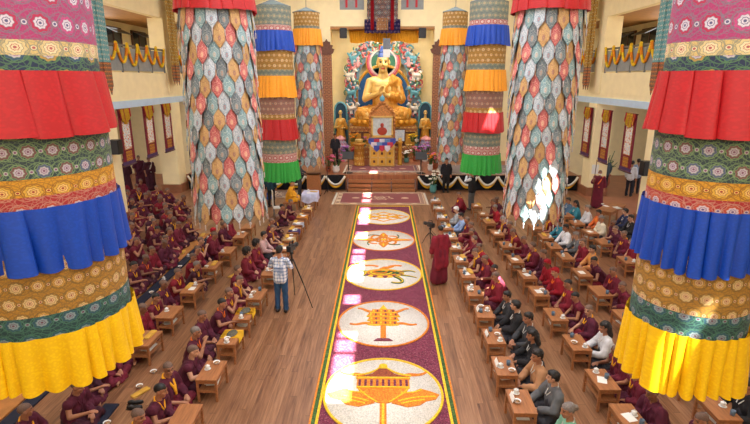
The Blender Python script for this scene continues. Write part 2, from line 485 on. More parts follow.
def wrap(s, arms, seed, amp=.03, drape=True):
    """the outer monastic shawl: round the torso, over the left shoulder, arm(s) covered as asked, one end hanging behind"""
    p = s.torso(.022, arms)
    if drape:
        a = s.sL + Vector((.02, -.03, .05)); b = s.chest + Vector((.10, -.06, -.02)); c = s.hip + Vector((.10, -.15, .05))
        p += [('c', a, b, .05, .06), ('c', b, c, .06, .07)]
        p += [('c', s.sL + Vector((-.05, 0, 0)), s.hip + Vector((-.13, .1, .05)), .06, .085)]
    return fuse(p, .015, 2, folds(amp, 9, 17, 5, seed, .004))
def collar(s, wide=False, thin=False):
    """the yellow edge of the vest at the neck, running down the chest"""
    bm = BM(); c = s.neck
    pts = [c + Vector((-.06, .0, .03)), c + Vector((-.03, .075, .015)), c + Vector((.05, .075, -.035)), s.chest + Vector((.148, .015, .05)), s.chest + Vector((.165, -.005, -.04)), s.chest + Vector((.165, -.012, -.09))]
    pts2 = [c + Vector((-.06, 0, .03)), c + Vector((-.03, -.075, .015)), c + Vector((.05, -.075, -.035)), s.chest + Vector((.148, -.03, .05)), s.chest + Vector((.165, -.03, -.02))]
    r = .022 if wide else .015
    if thin: r = .010; pts = pts[:4]; pts2 = pts2[:4]
    if not wide and not thin: pts = pts[:4]; pts2 = pts2[:4]
    p = [('c', a, b, r, r) for q in (pts, pts2) for a, b in zip(q, q[1:])]
    return fuse(p, .009, 1)
# ---------------------------------------------------------------- palette
CREAM = simple('cream_plaster', (250, 234, 186), .75, .05, 2.5, bmp=.04)
CREAM2 = simple('pale_plaster', (246, 238, 214), .75, .05, 2.5)
SKYBAND = simple('pale_blue_paint', (192, 218, 240), .6, .05, 3)
SOFFIT = simple('ochre_timber_ceiling', (176, 126, 72), .6, .15, 4)
BROWNBASE = simple('brown_skirting', (146, 96, 66), .5, .15, 5)
GREYRAIL = simple('grey_railing', (140, 146, 146), .5, .1, 5)
STEEL = simple('dull_metal', (120, 124, 128), .4, .1, 8, metal=.8)
BLACK = simple('black_plastic', (24, 24, 27), .45, .2, 10)
DARKGLASS = simple('dark_window_glass', (46, 50, 56), .15, .2, 2)
TIMBER = tablewood('dark_timber', (98, 58, 36))
TABLEWOOD = tablewood('honey_table_wood', (170, 112, 70))
FLOORWOOD = planks('floor_planks', 'x', .12, 2.2, [(.05, lin((70, 45, 33))), (.3, lin((120, 82, 57))), (.6, lin((154, 112, 81))), (.95, lin((180, 139, 106)))], .33)
TILE = simple('terracotta_tile', (168, 108, 78), .4, .15, 1.5)
GOLD = simple('gold_leaf', (222, 188, 112), .36, .1, 6, metal=.3)
GOLDPAINT = simple('gold_paint', (214, 160, 60), .42, .14, 10, metal=.3)
WHITE = simple('white_porcelain', (238, 238, 236), .25, .03, 10, coat=.3)
PAPER = simple('white_paper', (236, 236, 232), .7, .04, 10)
WHITECLOTH = cloth('white_cloth', (232, 232, 234), .8, .08)
MARI_O = simple('marigold_orange', (238, 140, 20), .8, .25, 60, bmp=.4)
MARI_Y = simple('marigold_yellow', (246, 196, 30), .8, .25, 60, bmp=.4)
LEAF = simple('leaf_green', (62, 100, 50), .6, .35, 20)

# ---------------------------------------------------------------- setting
bm = BM(); box(bm, -10.2, 9.7, -4, 34.6, -.12, 0); struct('floor', bm, FLOORWOOD)
bm = BM(); box(bm, 9.7, 16.4, -4, 34.6, -.12, 0); box(bm, -16.4, -10.2, -4, 34.6, -.12, 0); struct('floor_aisle', bm, TILE)
ZC = 11.
SUN = Vector((-.35, .35, -1.))
holes = [(2.85, 3.27, a, b) for a, b in ((3.85, 5.47), (5.55, 6.07), (6.14, 6.41), (7.86, 8.44), (9.31, 10.65), (10.77, 11.54), (11.69, 12.13), (13.16, 14.12), (15.05, 16.6), (16.7, 17.72), (18.7, 19.35), (19.7, 20.7), (22.1, 23.0))]
holes += [(6.38, 6.95, 8.3, 9.05), (5.85, 6.25, 1.84, 2.2), (6.1, 6.6, 15.88, 16.27)]
def holed(bm, x0, x1, y0, y1, z0, z1, holes):
    xs = sorted({x0, x1, *[h[0] for h in holes], *[h[1] for h in holes]}); ys = sorted({y0, y1, *[h[2] for h in holes], *[h[3] for h in holes]})
    for xa, xb in zip(xs, xs[1:]):
        run = None
        for ya, yb in zip(ys, ys[1:]):
            cx, cy = (xa+xb)/2, (ya+yb)/2
            hit = any(h[0] < cx < h[1] and h[2] < cy < h[3] for h in holes)
            if hit:
                if run: box(bm, xa, xb, run[0], run[1], z0, z1)
                run = None
            else: run = (run[0] if run else ya, yb)
        if run: box(bm, xa, xb, run[0], run[1], z0, z1)
bm = BM(); holed(bm, -16.4, 16.4, -4.2, 35, ZC, ZC+.12, holes); struct('ceiling', bm, CREAM2)
bm = BM(); box(bm, -16.6, -16.4, -4, 34.8, 0, ZC); struct('wall_left', bm, CREAM)
bm = BM(); box(bm, 16.4, 16.6, -4, 34.8, 0, ZC); struct('wall_right', bm, CREAM)
bm = BM(); box(bm, -16.6, 16.6, -4.2, -4, 0, ZC); struct('wall_rear', bm, CREAM)
# end wall with the shrine alcove and the upper gallery opening over it
bm = BM()
holed(bm, -16.4, 16.4, 0, ZC, 0, .25, [(-3.05, 2.85, .0, 8.42), (-2.5, -1.13, 9.3, ZC-.4), (.94, 2.2, 9.3, ZC-.4)])
bmesh.ops.transform(bm, matrix=Matrix.Translation((0, 30.25, 0)) @ Matrix.Rotation(PI/2, 4, 'X'), verts=bm.verts[:])
struct('wall_end', bm, CREAM)
bm = BM(); box(bm, -3.6, 3.4, 34.4, 34.6, 0, ZC); box(bm, -3.6, -3.4, 30.25, 34.4, 0, ZC); box(bm, 3.2, 3.4, 30.25, 34.4, 0, ZC); struct('wall_alcove', bm, CREAM)
bm = BM(); box(bm, -3.05, 2.85, 29.98, 30.3, 8.28, 8.42); struct('trim_1', bm, SOFFIT)
for k, (a, b) in enumerate(((-2.5, -1.13), (.94, 2.2))):
    t = thing('balcony_railing', ['grey balcony panel with red ribbons above the statue, left of the blue hanging', 'grey balcony panel with red ribbons above the statue, right of the blue hanging'][k], 'railing', (0, 0, 0))
    bm = BM(); box(bm, a, b, 30.04, 30.1, 9.3, 10.55); obj('panel', bm, GREYRAIL, t)
    for f in (.28, .68):
        x = a + (b-a)*f
        bm = BM(); box(bm, x-.06, x+.06, 29.99, 30.03, 9.42, 10.6); obj('ribbon', bm, satin('red_ribbon', (198, 30, 44)), t)

def gallery(sx, xe, name):
    """upper gallery along one side: slab with a blue painted edge, parapet, soffit, upper wall"""
    B = lambda bm, a, b, *r: box(bm, min(sx*a, sx*b), max(sx*a, sx*b), *r)
    bm = BM(); B(bm, xe+.06, 16.4, -4, 30, 4.72, 4.9); B(bm, xe+.05, xe+.28, -4, 30, 4.9, 5.82); struct('wall_gallery_'+name, bm, CREAM)
    bm = BM(); B(bm, xe, 16.4, -4, 30, 4.44, 4.72); struct('trim_gallery_'+name, bm, SKYBAND)
    bm = BM(); B(bm, xe+.1, 16.4, -4, 30, 8.3, 8.42); struct('ceiling_gallery_'+name, bm, SOFFIT)
    bm = BM(); B(bm, xe+.02, xe+.35, -4, 30, 8.28, ZC); struct('wall_upper_'+name, bm, CREAM)
    bm = BM(); B(bm, 13.3, 13.5, -4, 30, 4.9, 8.3); struct('wall_gallery_back_'+name, bm, CREAM)
gallery(-1, 10.3, 'left'); gallery(1, 10.05, 'right')
PY = (0.3, 6.5, 12.6, 18.8, 25.0)
n = 0
for sx, xc, side in ((-1, 10.68, 'left'), (1, 10.42, 'right')):
    for y in PY:
        if side == 'right' and y == 25.0: y = 24.6
        x = sx*xc
        bm = BM(); box(bm, x-.42, x+.42, y-.45, y+.45, .42, 4.44); box(bm, x-.36, x+.36, y-.4, y+.4, 4.9, 8.3)
        p = struct('column_'+side, bm, CREAM)
        bm = BM(); box(bm, x-.5, x+.5, y-.53, y+.53, 0, .42); struct('baseboard_'+side, bm, BROWNBASE)
# gallery railings and marigold garlands, bay by bay
def garland(bm, pts, r=.045):
    """chain of marigold heads, orange and yellow by turns"""
    tube(bm, pts, r*.6, 6, 0)
    L = 0; nxt = 0
    for p, q in zip(pts, pts[1:]):
        p, q = Vector(p), Vector(q); d = (q-p).length; s = nxt - L
        while s <= d:
            if s >= 0: ball(bm, p.lerp(q, s/d), r*1.25, 7, int(nxt/(r*8)) % 2)
            nxt += r*1.7; s = nxt - L
        L += d
def swag(a, b, drop, n=14):
    a, b = Vector(a), Vector(b)
    return [a.lerp(b, k/n) - Vector((0, 0, drop*(1-(2*k/n-1)**2))) for k in range(n+1)]
WORD = {-1: 'left', 1: 'right'}
for sx, xr in ((-1, 10.42), (1, 10.17)):
    for bi, (y0, y1) in enumerate(((13.05, 18.35), (19.25, 24.5), (25.5, 29.9)) if sx < 0 else ((13.05, 18.35), (19.25, 24.1), (25.1, 29.9))):
        if bi == 0: continue
        where = ('between two pillars' if bi == 1 else 'next to the end wall')
        t = thing('gallery_railing', f'grey {WORD[sx]} gallery railing {where}, marigold garlands along it', 'railing', (sx*xr, (y0+y1)/2, 5.82))
        h = (y1-y0)/2
        bm = BM(); box(bm, -.03, .03, -h, h, 1.0, 1.08); obj('handrail', bm, STEEL, t)
        bm = BM(); box(bm, -.012, .012, -h, h, .06, .96); obj('panel', bm, GREYRAIL, t)
        for k in range(5):
            yy = -h + (2*h)*k/4; bm = BM(); box(bm, -.03, .03, yy-.025, yy+.025, 0, 1.02); obj('post', bm, STEEL, t)
        nsw = 6
        for k in range(nsw):
            a = (sx*(xr-.07), y0 + (y1-y0)*k/nsw, 6.93); b = (sx*(xr-.07), y0 + (y1-y0)*(k+1)/nsw, 6.93)
            bm = BM(); garland(bm, swag(a, b, .62 + .1*((k*7) % 3), 12), .05)
            g = obj('marigold_garland', bm, [MARI_Y, MARI_O])
            tag(g, f'marigold swag on the {WORD[sx]} gallery railing {where}, {ORD[k]}', 'garland', f'marigold swags on the {WORD[sx]} gallery')
# gallery windows with open top-hung sashes
wn = 1
for sx in (-1, 1):
    for y in ((25.6, 28.3) if sx < 0 else (26.6, 28.9)):
        x = sx*13.28; t = tag(thing(f'window_{wn}', None, None, (x, y, 7.0)), kind='structure'); wn += 1
        bm = BM(); box(bm, -.05, .05, -.75, .75, 0, .95); obj('pane', bm, DARKGLASS, t)
        bm = BM()
        for a, b, c, d in ((-.8, -.72, -.05, 1.0), (.72, .8, -.05, 1.0), (-.03, .03, 0, .95)): box(bm, -.07, .07, a, b, c, d)
        box(bm, -.07, .07, -.8, .8, .95, 1.02); box(bm, -.07, .07, -.8, .8, -.06, 0); obj('frame', bm, TIMBER, t)
        bm = BM(); box(bm, -.02, .02, -.7, .7, -.6, 0, 0, None)
        bmesh.ops.transform(bm, matrix=Matrix.Translation((-sx*.08, 0, .95)) @ Matrix.Rotation(-sx*-1.15, 4, 'Y'), verts=bm.verts[:]); obj('sash', bm, STEEL, t)
# outer walls of the aisles: dark timber doors and pale bays
dn = 1
for sx in (-1, 1):
    for y in (21.5, 27.2, 15.2):
        x = sx*16.36; t = tag(thing(f'door_{dn}', None, None, (x, y, 0)), kind='structure'); dn += 1
        bm = BM(); box(bm, -.06, .06, -1.15, 1.15, 2.6, 2.75); box(bm, -.06, .06, -1.15, -1.0, 0, 2.6); box(bm, -.06, .06, 1.0, 1.15, 0, 2.6); obj('frame', bm, TIMBER, t)
        for s in (-1, 1):
            bm = BM(); box(bm, -.04, .04, .02*s, s*.98, .02, 2.58)
            for z0, z1 in ((.2, 1.1), (1.3, 2.4)): box(bm, -.06, .06, s*.18, s*.82, z0, z1)
            obj('door_leaf', bm, TIMBER, t)
bm = BM(); box(bm, -16.4, -10.9, 29.6, 30, 0, 4.44); struct('wall_aisle_left', bm, CREAM)
bm = BM(); box(bm, 10.9, 16.4, 29.6, 30, 0, 4.44); struct('wall_aisle_right', bm, CREAM)

# ---------------------------------------------------------------- silk scroll paintings under the galleries
def art_mat(name, cols):
    m, nt, b = new_mat(name, .8); o = coord(nt); x, y, z = sep(nt, o)
    n = noise_n(nt, o, 13, 4, .65)
    c = ramp(nt, n, [(.2+.6*k/len(cols), lin(q)) for k, q in enumerate(cols)], 'CONSTANT')
    nt.links.new(c, b.inputs['Base Color']); return m
ART = [art_mat('painted_scroll_%d' % k, c) for k, c in enumerate([[(90, 130, 150), (180, 205, 215), (225, 225, 215), (196, 90, 70), (70, 110, 90)], [(120, 150, 190), (200, 215, 225), (235, 230, 215), (205, 120, 90), (90, 130, 100)]])]
MAROON = cloth('maroon_brocade', (118, 24, 44)); PURPLE = cloth('purple_silk', (78, 50, 96)); REDSILK = satin('red_veil', (206, 34, 40))
GOLDBROC = brocade('gold_panel_brocade', (214, 150, 40), (150, 84, 30), (180, 60, 40), (240, 210, 120), (120, 60, 30), (.14, .14))
YELVEIL = satin('yellow_veil', (246, 190, 30), .2)
def uvbox(bm):
    """UV in metres on upright panels (across, up)"""
    uv = bm.loops.layers.uv.verify()
    for f in bm.faces:
        for l in f.loops: l[uv].uv = (l.vert.co.x + l.vert.co.y, l.vert.co.z)
def thangka(sx, x, y, ztop, zbot, k, label):
    H = ztop - zbot; w = .47
    t = thing('scroll_painting', label, 'scroll painting', (x, y, zbot), 0, 'scroll paintings hung under the galleries')
    # faces the nave: panel lies in the y-z plane
    def part(name, bm, m):
        bmesh.ops.transform(bm, matrix=Matrix.Rotation(-sx*PI/2, 4, 'Z'), verts=bm.verts[:]); uvbox(bm); return obj(name, bm, m, t)
    # built facing -y (x across), then turned so that the front looks to the nave
    bm = BM(); box(bm, -w, w, -.012, .012, .06, H); part('backing', bm, MAROON)
    bm = BM(); box(bm, -w-.02, w+.02, -.016, .016, .0, .2); part('hem_panel', bm, PURPLE)
    bm = BM(); box(bm, -w*.55, w*.55, -.022, .0, H*.31, H*.80); part('painting', bm, ART[k % 2])
    bm = BM(); box(bm, -w*.62, w*.62, -.018, .0, H*.295, H*.815); part('painting_border', bm, brocade('thangka_border', (190, 60, 40), (230, 180, 60), (240, 220, 120), (80, 40, 90), (60, 110, 90), (.1, .1)))
    bm = BM(); box(bm, -w*.5, w*.5, -.02, .0, H*.09, H*.27); part('gold_panel', bm, GOLDBROC)
    bm = BM(); tube(bm, [(-w-.08, 0, .04), (w+.08, 0, .04)], .03, 8); r = part('roller', bm, TIMBER)
    bm = BM(); tube(bm, [(-w-.03, 0, H), (w+.03, 0, H)], .025, 8); part('top_rod', bm, TIMBER)
    # the veil gathered up at the top
    bm = BM(); n = 22
    for row in range(1):
        top = []; bot = []
        for i in range(n+1):
            u = i/n*2-1; top.append(bm.verts.new((u*w*.95, -.03-.02*sin(i*2.1), H+.02)))
            bot.append(bm.verts.new((u*w*.92*(1+.06*sin(i*3)), -.06-.035*sin(i*2.1+.6), H - .26 - .30*(1-u*u) - .04*sin(i*1.7))))
        for i in range(n):
            f = bm.faces.new((top[i], bot[i], bot[i+1], top[i+1])); f.smooth = True; f.material_index = 0 if (i % 7 not in (2,) and 2 < i < n-3) else 1
    bmesh.ops.solidify(bm, geom=bm.faces[:], thickness=.012)
    bmesh.ops.transform(bm, matrix=Matrix.Rotation(-sx*PI/2, 4, 'Z'), verts=bm.verts[:]); uvbox(bm)
    obj('veil', bm, [YELVEIL, REDSILK], t)
for k, y in enumerate((19.75, 21.8, 23.65)):
    thangka(-1, -10.19, y, 4.42, 2.2, k, f'scroll painting with yellow veil under the left gallery, {ORD[k]} of three')
for k, y in enumerate((20.5, 22.7, 24.8, 27.3)):
    thangka(1, 9.92, y, 4.22, 1.86, k+1, f'scroll painting with red and yellow veil under the right gallery, {ORD[k]} of four')
# long narrow brocade streamers hung from the upper wall
def streamer(x, y, zt, zb, w, m_top, m_tail, tail, label, sx):
    t = thing('brocade_streamer', label, 'streamer', (x, y, zb))
    H = zt - zb
    def slab(z0, z1, name, m, teeth=False):
        bm = BM()
        for s in range(3):
            y0 = -w/2 + w*s/3; dx = .05*(1 if s == 1 else 0)
            box(bm, -.03-dx if sx > 0 else -.02, .02 if sx > 0 else .03+dx, y0, y0+w/3, z0, z1)
            if teeth:
                prism(bm, [(y0, 0), (y0+w/3, 0), (y0+w/6, -.3)], -.012, .012, 0, Matrix.Translation((0, 0, z0)) @ Matrix.Rotation(PI/2, 4, 'Z') @ Matrix.Rotation(PI/2, 4, 'X'))
        uvbox(bm); obj(name, bm, m, t)
    bm = BM(); cone(bm, (0, 0, H), (sx*.3, 0, H), .02, .02, 6); obj('bracket', bm, STEEL, t)
    slab(tail, H, 'brocade_band', m_top); slab(.25, tail, 'tail', m_tail, True)
TEALB = brocade('teal_streamer', (58, 140, 150), (160, 205, 200), (230, 230, 210), (60, 90, 120), (40, 100, 110), (.16, .16))
GOLDB = brocade('ochre_streamer', (196, 150, 50), (110, 80, 36), (240, 220, 150), (90, 60, 40), (150, 100, 40), (.16, .16))
TAILB = brocade('dark_tail', (60, 56, 80), (200, 140, 50), (220, 90, 50), (240, 200, 90), (90, 40, 60), (.14, .14))
streamer(-9.98, 18.4, 10.4, 5.05, .85, TEALB, TAILB, 1.1, 'teal brocade streamer beside the left gallery pillar, striped drum banner in front', -1)
streamer(9.75, 18.7, 10.4, 5.05, .75, TEALB, TAILB, 1.1, 'teal brocade streamer beside the right gallery pillar, behind the big striped drum banner', 1)
streamer(-9.98, 24.75, 10.4, 5.3, .8, GOLDB, TAILB, .9, 'ochre brocade streamer hanging past the left gallery corner, beside the patchwork banner', -1)
streamer(9.75, 25.1, 10.4, 5.1, .8, GOLDB, TAILB, 1.0, 'ochre brocade streamer hanging past the right gallery garlands', 1)
def speaker(x, y, z, label):
    t = thing('loudspeaker', label, 'loudspeaker', (x, y, z))
    bm = BM(); box(bm, -.2, .2, -.17, .17, -.27, .27); bevel_all(bm, .02); obj('cabinet', bm, BLACK, t)
    bm = BM(); box(bm, -.17, .17, -.185, -.17, -.24, .24); obj('grille', bm, simple('speaker_grille', (52, 52, 56), .7, .3, 80), t)
speaker(-10.07, 18.6, 3.1, 'black loudspeaker on the left pillar beside the scroll paintings')
speaker(9.81, 18.6, 2.35, 'black loudspeaker on the right pillar beside the big striped banner')
speaker(-2.3, 29.85, 8.05, 'black loudspeaker left of the yellow canopy above the statue')
speaker(2.15, 29.85, 8.05, 'black loudspeaker right of the yellow canopy above the statue')

# ---------------------------------------------------------------- light and camera
w = bpy.data.worlds.new('sky'); S.world = w; w.use_nodes = True
bg = w.node_tree.nodes['Background']; bg.inputs['Color'].default_value = (.75, .86, 1, 1); bg.inputs['Strength'].default_value = 1.2
L = bpy.data.lights.new('sun', 'SUN'); L.energy = 56; L.angle = math.radians(.6); L.color = (1, .95, .86)
o = bpy.data.objects.new('sun', L); COL.objects.link(o); o.rotation_euler = SUN.to_track_quat('-Z', 'Y').to_euler(); o.location = (6, -6, 16)
def area(name, loc, target, sx, sy, power, col):
    L = bpy.data.lights.new(name, 'AREA'); L.shape = 'RECTANGLE'; L.size = sx; L.size_y = sy; L.energy = power; L.color = col
    o = bpy.data.objects.new(name, L); COL.objects.link(o); o.location = loc
    o.rotation_euler = (Vector(target)-Vector(loc)).to_track_quat('-Z', 'Y').to_euler()
for y in (3, 11, 19, 26.5):
    area('ceiling_fill', (0, y, 10.9), (0, y + (1.5 if y > 15 else 0), 0), 12, 6, 640, (.98, .97, 1.0))  # added fill panels below the unseen ceiling; no roof lantern is built
area('rear_fill', (0, -3.9, 7.2), (0, 12, 4.2), 16, 4.5, 420, (1, .98, .95))  # fill added behind the camera; the rear wall has no openings
for sx in (-1, 1):
    area('aisle_fill', (sx*16.2, 16, 3.3), (0, 16, 1.2), 20, 1.6, 270, (1, .97, .92))  # added fill strip along the outer aisle wall, which holds only doors
    area('gallery_fill', (sx*13.2, 14, 7.4), (0, 14, 6.6), 24, 1.2, 230, (1, .98, .94))  # long fill strip added to brighten the upper walls, apart from the modelled windows
area('alcove_fill', (0, 31.15, 8.2), (0, 32.9, 4), 4.5, .4, 240, (1, .93, .8))  # unseen fill added under the canopy to brighten the statue
cam = bpy.data.cameras.new('camera'); co = bpy.data.objects.new('camera', cam); COL.objects.link(co)
cam.sensor_width = 36; cam.lens = 36*500/750; cam.clip_end = 200
co.location = (0, 0, 5.6); co.rotation_euler = (math.radians(90-15), 0, math.radians(.99)); S.camera = co
S.view_settings.view_transform = 'Standard'; S.view_settings.look = 'None'; S.view_settings.gamma = 1; S.view_settings.exposure = 0.35
S.view_settings.use_curve_mapping = False
S.cycles.max_bounces = 8; S.cycles.diffuse_bounces = 4
# ---------------------------------------------------------------- drum banners
def drum(bm, r0, r1, z0, z1, seg=48, mi=0, nz=3):
    """open cloth cylinder with UV in metres"""
    uv = bm.loops.layers.uv.verify()
    rows = []
    for j in range(nz+1):
        t = j/nz; r = r0 + (r1-r0)*t; z = z0 + (z1-z0)*t
        rows.append([bm.verts.new((r*(1+.006*sin(5*a+z*3))*cos(a), r*(1+.006*sin(5*a+z*3))*sin(a), z)) for a in (2*PI*k/seg for k in range(seg))])
    for j in range(nz):
        for k in range(seg):
            f = bm.faces.new((rows[j][k], rows[j][(k+1) % seg], rows[j+1][(k+1) % seg], rows[j+1][k])); f.smooth = True; f.material_index = mi
            for l, (kk, jj) in zip(f.loops, ((k, j), (k+1, j), (k+1, j+1), (k, j+1))):
                l[uv].uv = (2*PI*kk/seg*max(r0, r1), z0 + (z1-z0)*jj/nz)
PLEAT = [(0, 0), (.06, .42), (.18, .78), (.36, .95), (.58, 1.0), (.8, 1.02), (1.0, .98), (1.14, .8), (1.16, .45), (1.06, .12)]
ROUND = [(q/10, (sin(PI*q/10))**.6) for q in range(10)]
SOFT = [(q/10, .75*sin(PI*q/10)**1.3) for q in range(10)]
def skirt(bm, r, rb, z0, z1, pleats, depth, seed=0, wave=.02, style=None):
    """pleated silk valance: fixed round the drum at the top, free and flaring at the hem"""
    uv = bm.loops.layers.uv.verify(); per = 10; seg = pleats*per; nz = 7; rows = []
    rnd = random.Random(seed); off = [rnd.uniform(.6, 1.25) for _ in range(pleats)]; ph = [rnd.uniform(-.15, .15) for _ in range(pleats)]
    wd = [rnd.uniform(.55, 1.5) for _ in range(pleats)]; cum = [0]
    for w_ in wd: cum.append(cum[-1] + w_/sum(wd))
    sty = [style if style is PLEAT else rnd.choice((ROUND, ROUND, PLEAT, SOFT)) for _ in range(pleats)]
    for j in range(nz+1):
        t = j/nz; row = []
        for k in range(seg):
            p = k//per; q = (k % per)/per
            a0 = 2*PI*cum[p]
            # a knife pleat: rises, runs flat, then tucks back under itself
            fa, s = sty[p][k % per]
            rr = rb + (r-rb)*t + depth*off[p]*min(1.2, wd[p]+.25)*(s-.55)*(.25+.75*(1-t)) + .02
            aa = a0 + 2*PI*(cum[p+1]-cum[p])*(q*(.35*t) + fa*(1-.35*t)) + ph[p]*.12*(1-t)*min(1, 4*fa*(1-fa) if 0 < fa < 1 else .3); a = a0
            z = z0 + (z1-z0)*t + (1-t)*wave*(sin(a*3+seed) - .9*(s-.5))
            row.append(bm.verts.new((rr*cos(aa), rr*sin(aa), z)))
        rows.append(row)
    for j in range(nz):
        for k in range(seg):
            f = bm.faces.new((rows[j][k], rows[j][(k+1) % seg], rows[j+1][(k+1) % seg], rows[j+1][k])); f.smooth = True
            for l, (kk, jj) in zip(f.loops, ((k, j), (k+1, j), (k+1, j+1), (k, j+1))):
                l[uv].uv = (2*PI*kk/seg*r*1.3, z0 + (z1-z0)*jj/nz)
T_SLATE = tabmat('tab_slate', (104, 120, 130), (158, 166, 162), (190, 150, 130), (72, 86, 98))
T_PALE = tabmat('tab_pale', (206, 214, 220), (148, 172, 186), (186, 130, 130), (126, 146, 164))
T_ROSE = tabmat('tab_rose', (198, 98, 100), (222, 160, 146), (230, 196, 150), (150, 62, 70))
T_GOLD = tabmat('tab_gold', (206, 170, 112), (186, 140, 100), (150, 112, 110), (160, 116, 66))
T_TEAL = tabmat('tab_teal', (124, 160, 168), (180, 202, 200), (204, 160, 140), (86, 122, 132))
TABS = [T_SLATE, T_GOLD, T_ROSE, T_TEAL, T_PALE]
TASSEL = cloth('tassel_thread', (200, 190, 190))
def tabrow(bm, r, z, n, L, phase, row, shift, flare=.06):
    """one tier of pointed silk pendants on a continuous heading band, each tipped with a tassel"""
    uv = bm.loops.layers.uv.verify()
    def face(vs, uvs, mi):
        f = bm.faces.new(vs); f.material_index = mi
        for l, c in zip(f.loops, uvs): l[uv].uv = c
    ring = lambda rr, a, zz: bm.verts.new((rr*cos(a), rr*sin(a), zz))
    da = 2*PI/n
    for k in range(n):
        a0 = k*da + phase; mi = (k + row*shift) % 5; am = a0 + da/2; w = da*.47
        j = .02*sin(k*7.3+row*3.1); rb = r + flare + .03*sin(k*3.7+row*5.3)
        T = [ring(r-.015, am-w*1.03, z), ring(r+.012, am, z), ring(r-.015, am+w*1.03, z)]
        A = [ring((r+rb)/2, am-w, z-L*.42), ring((r+rb)/2+.025, am, z-L*.42), ring((r+rb)/2, am+w, z-L*.42)]
        B = [ring(rb, am-w*.98, z-L*.74+j), ring(rb+.02, am, z-L*.78+j), ring(rb, am+w*.98, z-L*.74+j)]
        P = ring(rb+.01, am, z-L+j)
        U = lambda f, g: (f, g)
        for X, Y, va, vb in ((T, A, 1, .58), (A, B, .58, .28)):
            face((X[0], Y[0], Y[1], X[1]), ((0, va), (0, vb), (.5, vb), (.5, va)), mi); face((X[1], Y[1], Y[2], X[2]), ((.5, va), (.5, vb), (1, vb), (1, va)), mi)
        face((B[0], P, B[1]), ((0, .28), (.5, 0), (.5, .25)), mi); face((B[1], P, B[2]), ((.5, .25), (.5, 0), (1, .28)), mi)
        # tassel
        c = Vector((cos(am), sin(am), 0))*(rb+.012)
        lathe(bm, [(.006, z-L-.13+j), (.016, z-L-.11+j), (.012, z-L-.04+j), (.018, z-L-.01+j), (.004, z-L+.02+j)], 5, 5, True, Matrix.Translation((c.x, c.y, 0)))
    # heading band tying the tier together
    seg = n*2; lo = [ring(r-.02, 2*PI*k/seg + phase, z-.12) for k in range(seg)]; hi = [ring(r-.02, 2*PI*k/seg+phase, z+.02) for k in range(seg)]
    for k in range(seg):
        face((lo[k], lo[(k+1) % seg], hi[(k+1) % seg], hi[k]), ((0, .8), (.5, .8), (.5, 1), (0, 1)), 0)
def hexcap(bm, r, z, h):
    lathe(bm, [(r*1.06, z-.02), (r*1.06, z+.03), (r*.55, z+h*.55), (.05, z+h), (0, z+h)], 6)
B_MAG = brocade('magenta_brocade', (184, 62, 120), (128, 122, 138), (222, 214, 226), (96, 96, 140), (192, 50, 92), (.27, .26), (206, 80, 140))
B_PALE = brocade('primrose_brocade', (222, 196, 128), (150, 150, 130), (240, 224, 180), (190, 100, 100), (226, 206, 150), (.30, .24))
B_NAVY = brocade('navy_green_brocade', (38, 52, 84), (96, 140, 92), (200, 190, 200), (160, 90, 130), (60, 90, 120), (.28, .22), (190, 150, 80))
B_GREEN = brocade('green_vine_brocade', (52, 70, 76), (132, 164, 112), (196, 186, 200), (130, 80, 110), (92, 100, 138), (.21, .2), (130, 84, 90))
B_ORANGE = brocade('saffron_brocade', (220, 160, 44), (150, 100, 40), (240, 200, 120), (170, 60, 50), (228, 180, 70), (.26, .2))
B_RED = brocade('crimson_brocade', (178, 48, 52), (206, 150, 130), (220, 200, 210), (120, 90, 140), (196, 80, 60), (.26, .2))
B_GOLD = brocade('old_gold_brocade', (186, 136, 52), (120, 100, 60), (232, 200, 150), (150, 66, 60), (212, 164, 80), (.19, .18), (220, 190, 130))
B_TEAL = brocade('deep_teal_brocade', (34, 70, 74), (78, 130, 110), (140, 160, 170), (110, 70, 90), (50, 90, 110), (.26, .2))
B_ROSEW = brocade('rose_white_brocade', (206, 170, 160), (170, 80, 80), (240, 230, 220), (150, 60, 70), (190, 90, 90), (.22, .2))
B_SLATE = brocade('slate_brocade', (96, 112, 112), (150, 156, 130), (196, 180, 140), (100, 70, 80), (120, 130, 120), (.2, .2))
B_DULLRED = brocade('brick_brocade', (158, 96, 84), (120, 120, 110), (206, 170, 140), (90, 90, 100), (170, 110, 90), (.2, .2))
SK_RED = satin('scarlet_silk', (184, 22, 30)); SK_BLUE = satin('royal_blue_silk', (10, 70, 180)); SK_YEL = satin('golden_yellow_silk', (255, 204, 8))
SK_ORANGE = satin('orange_silk', (250, 166, 38)); SK_GREEN = satin('emerald_silk', (44, 160, 62))
LINING = cloth('banner_lining', (150, 110, 80))
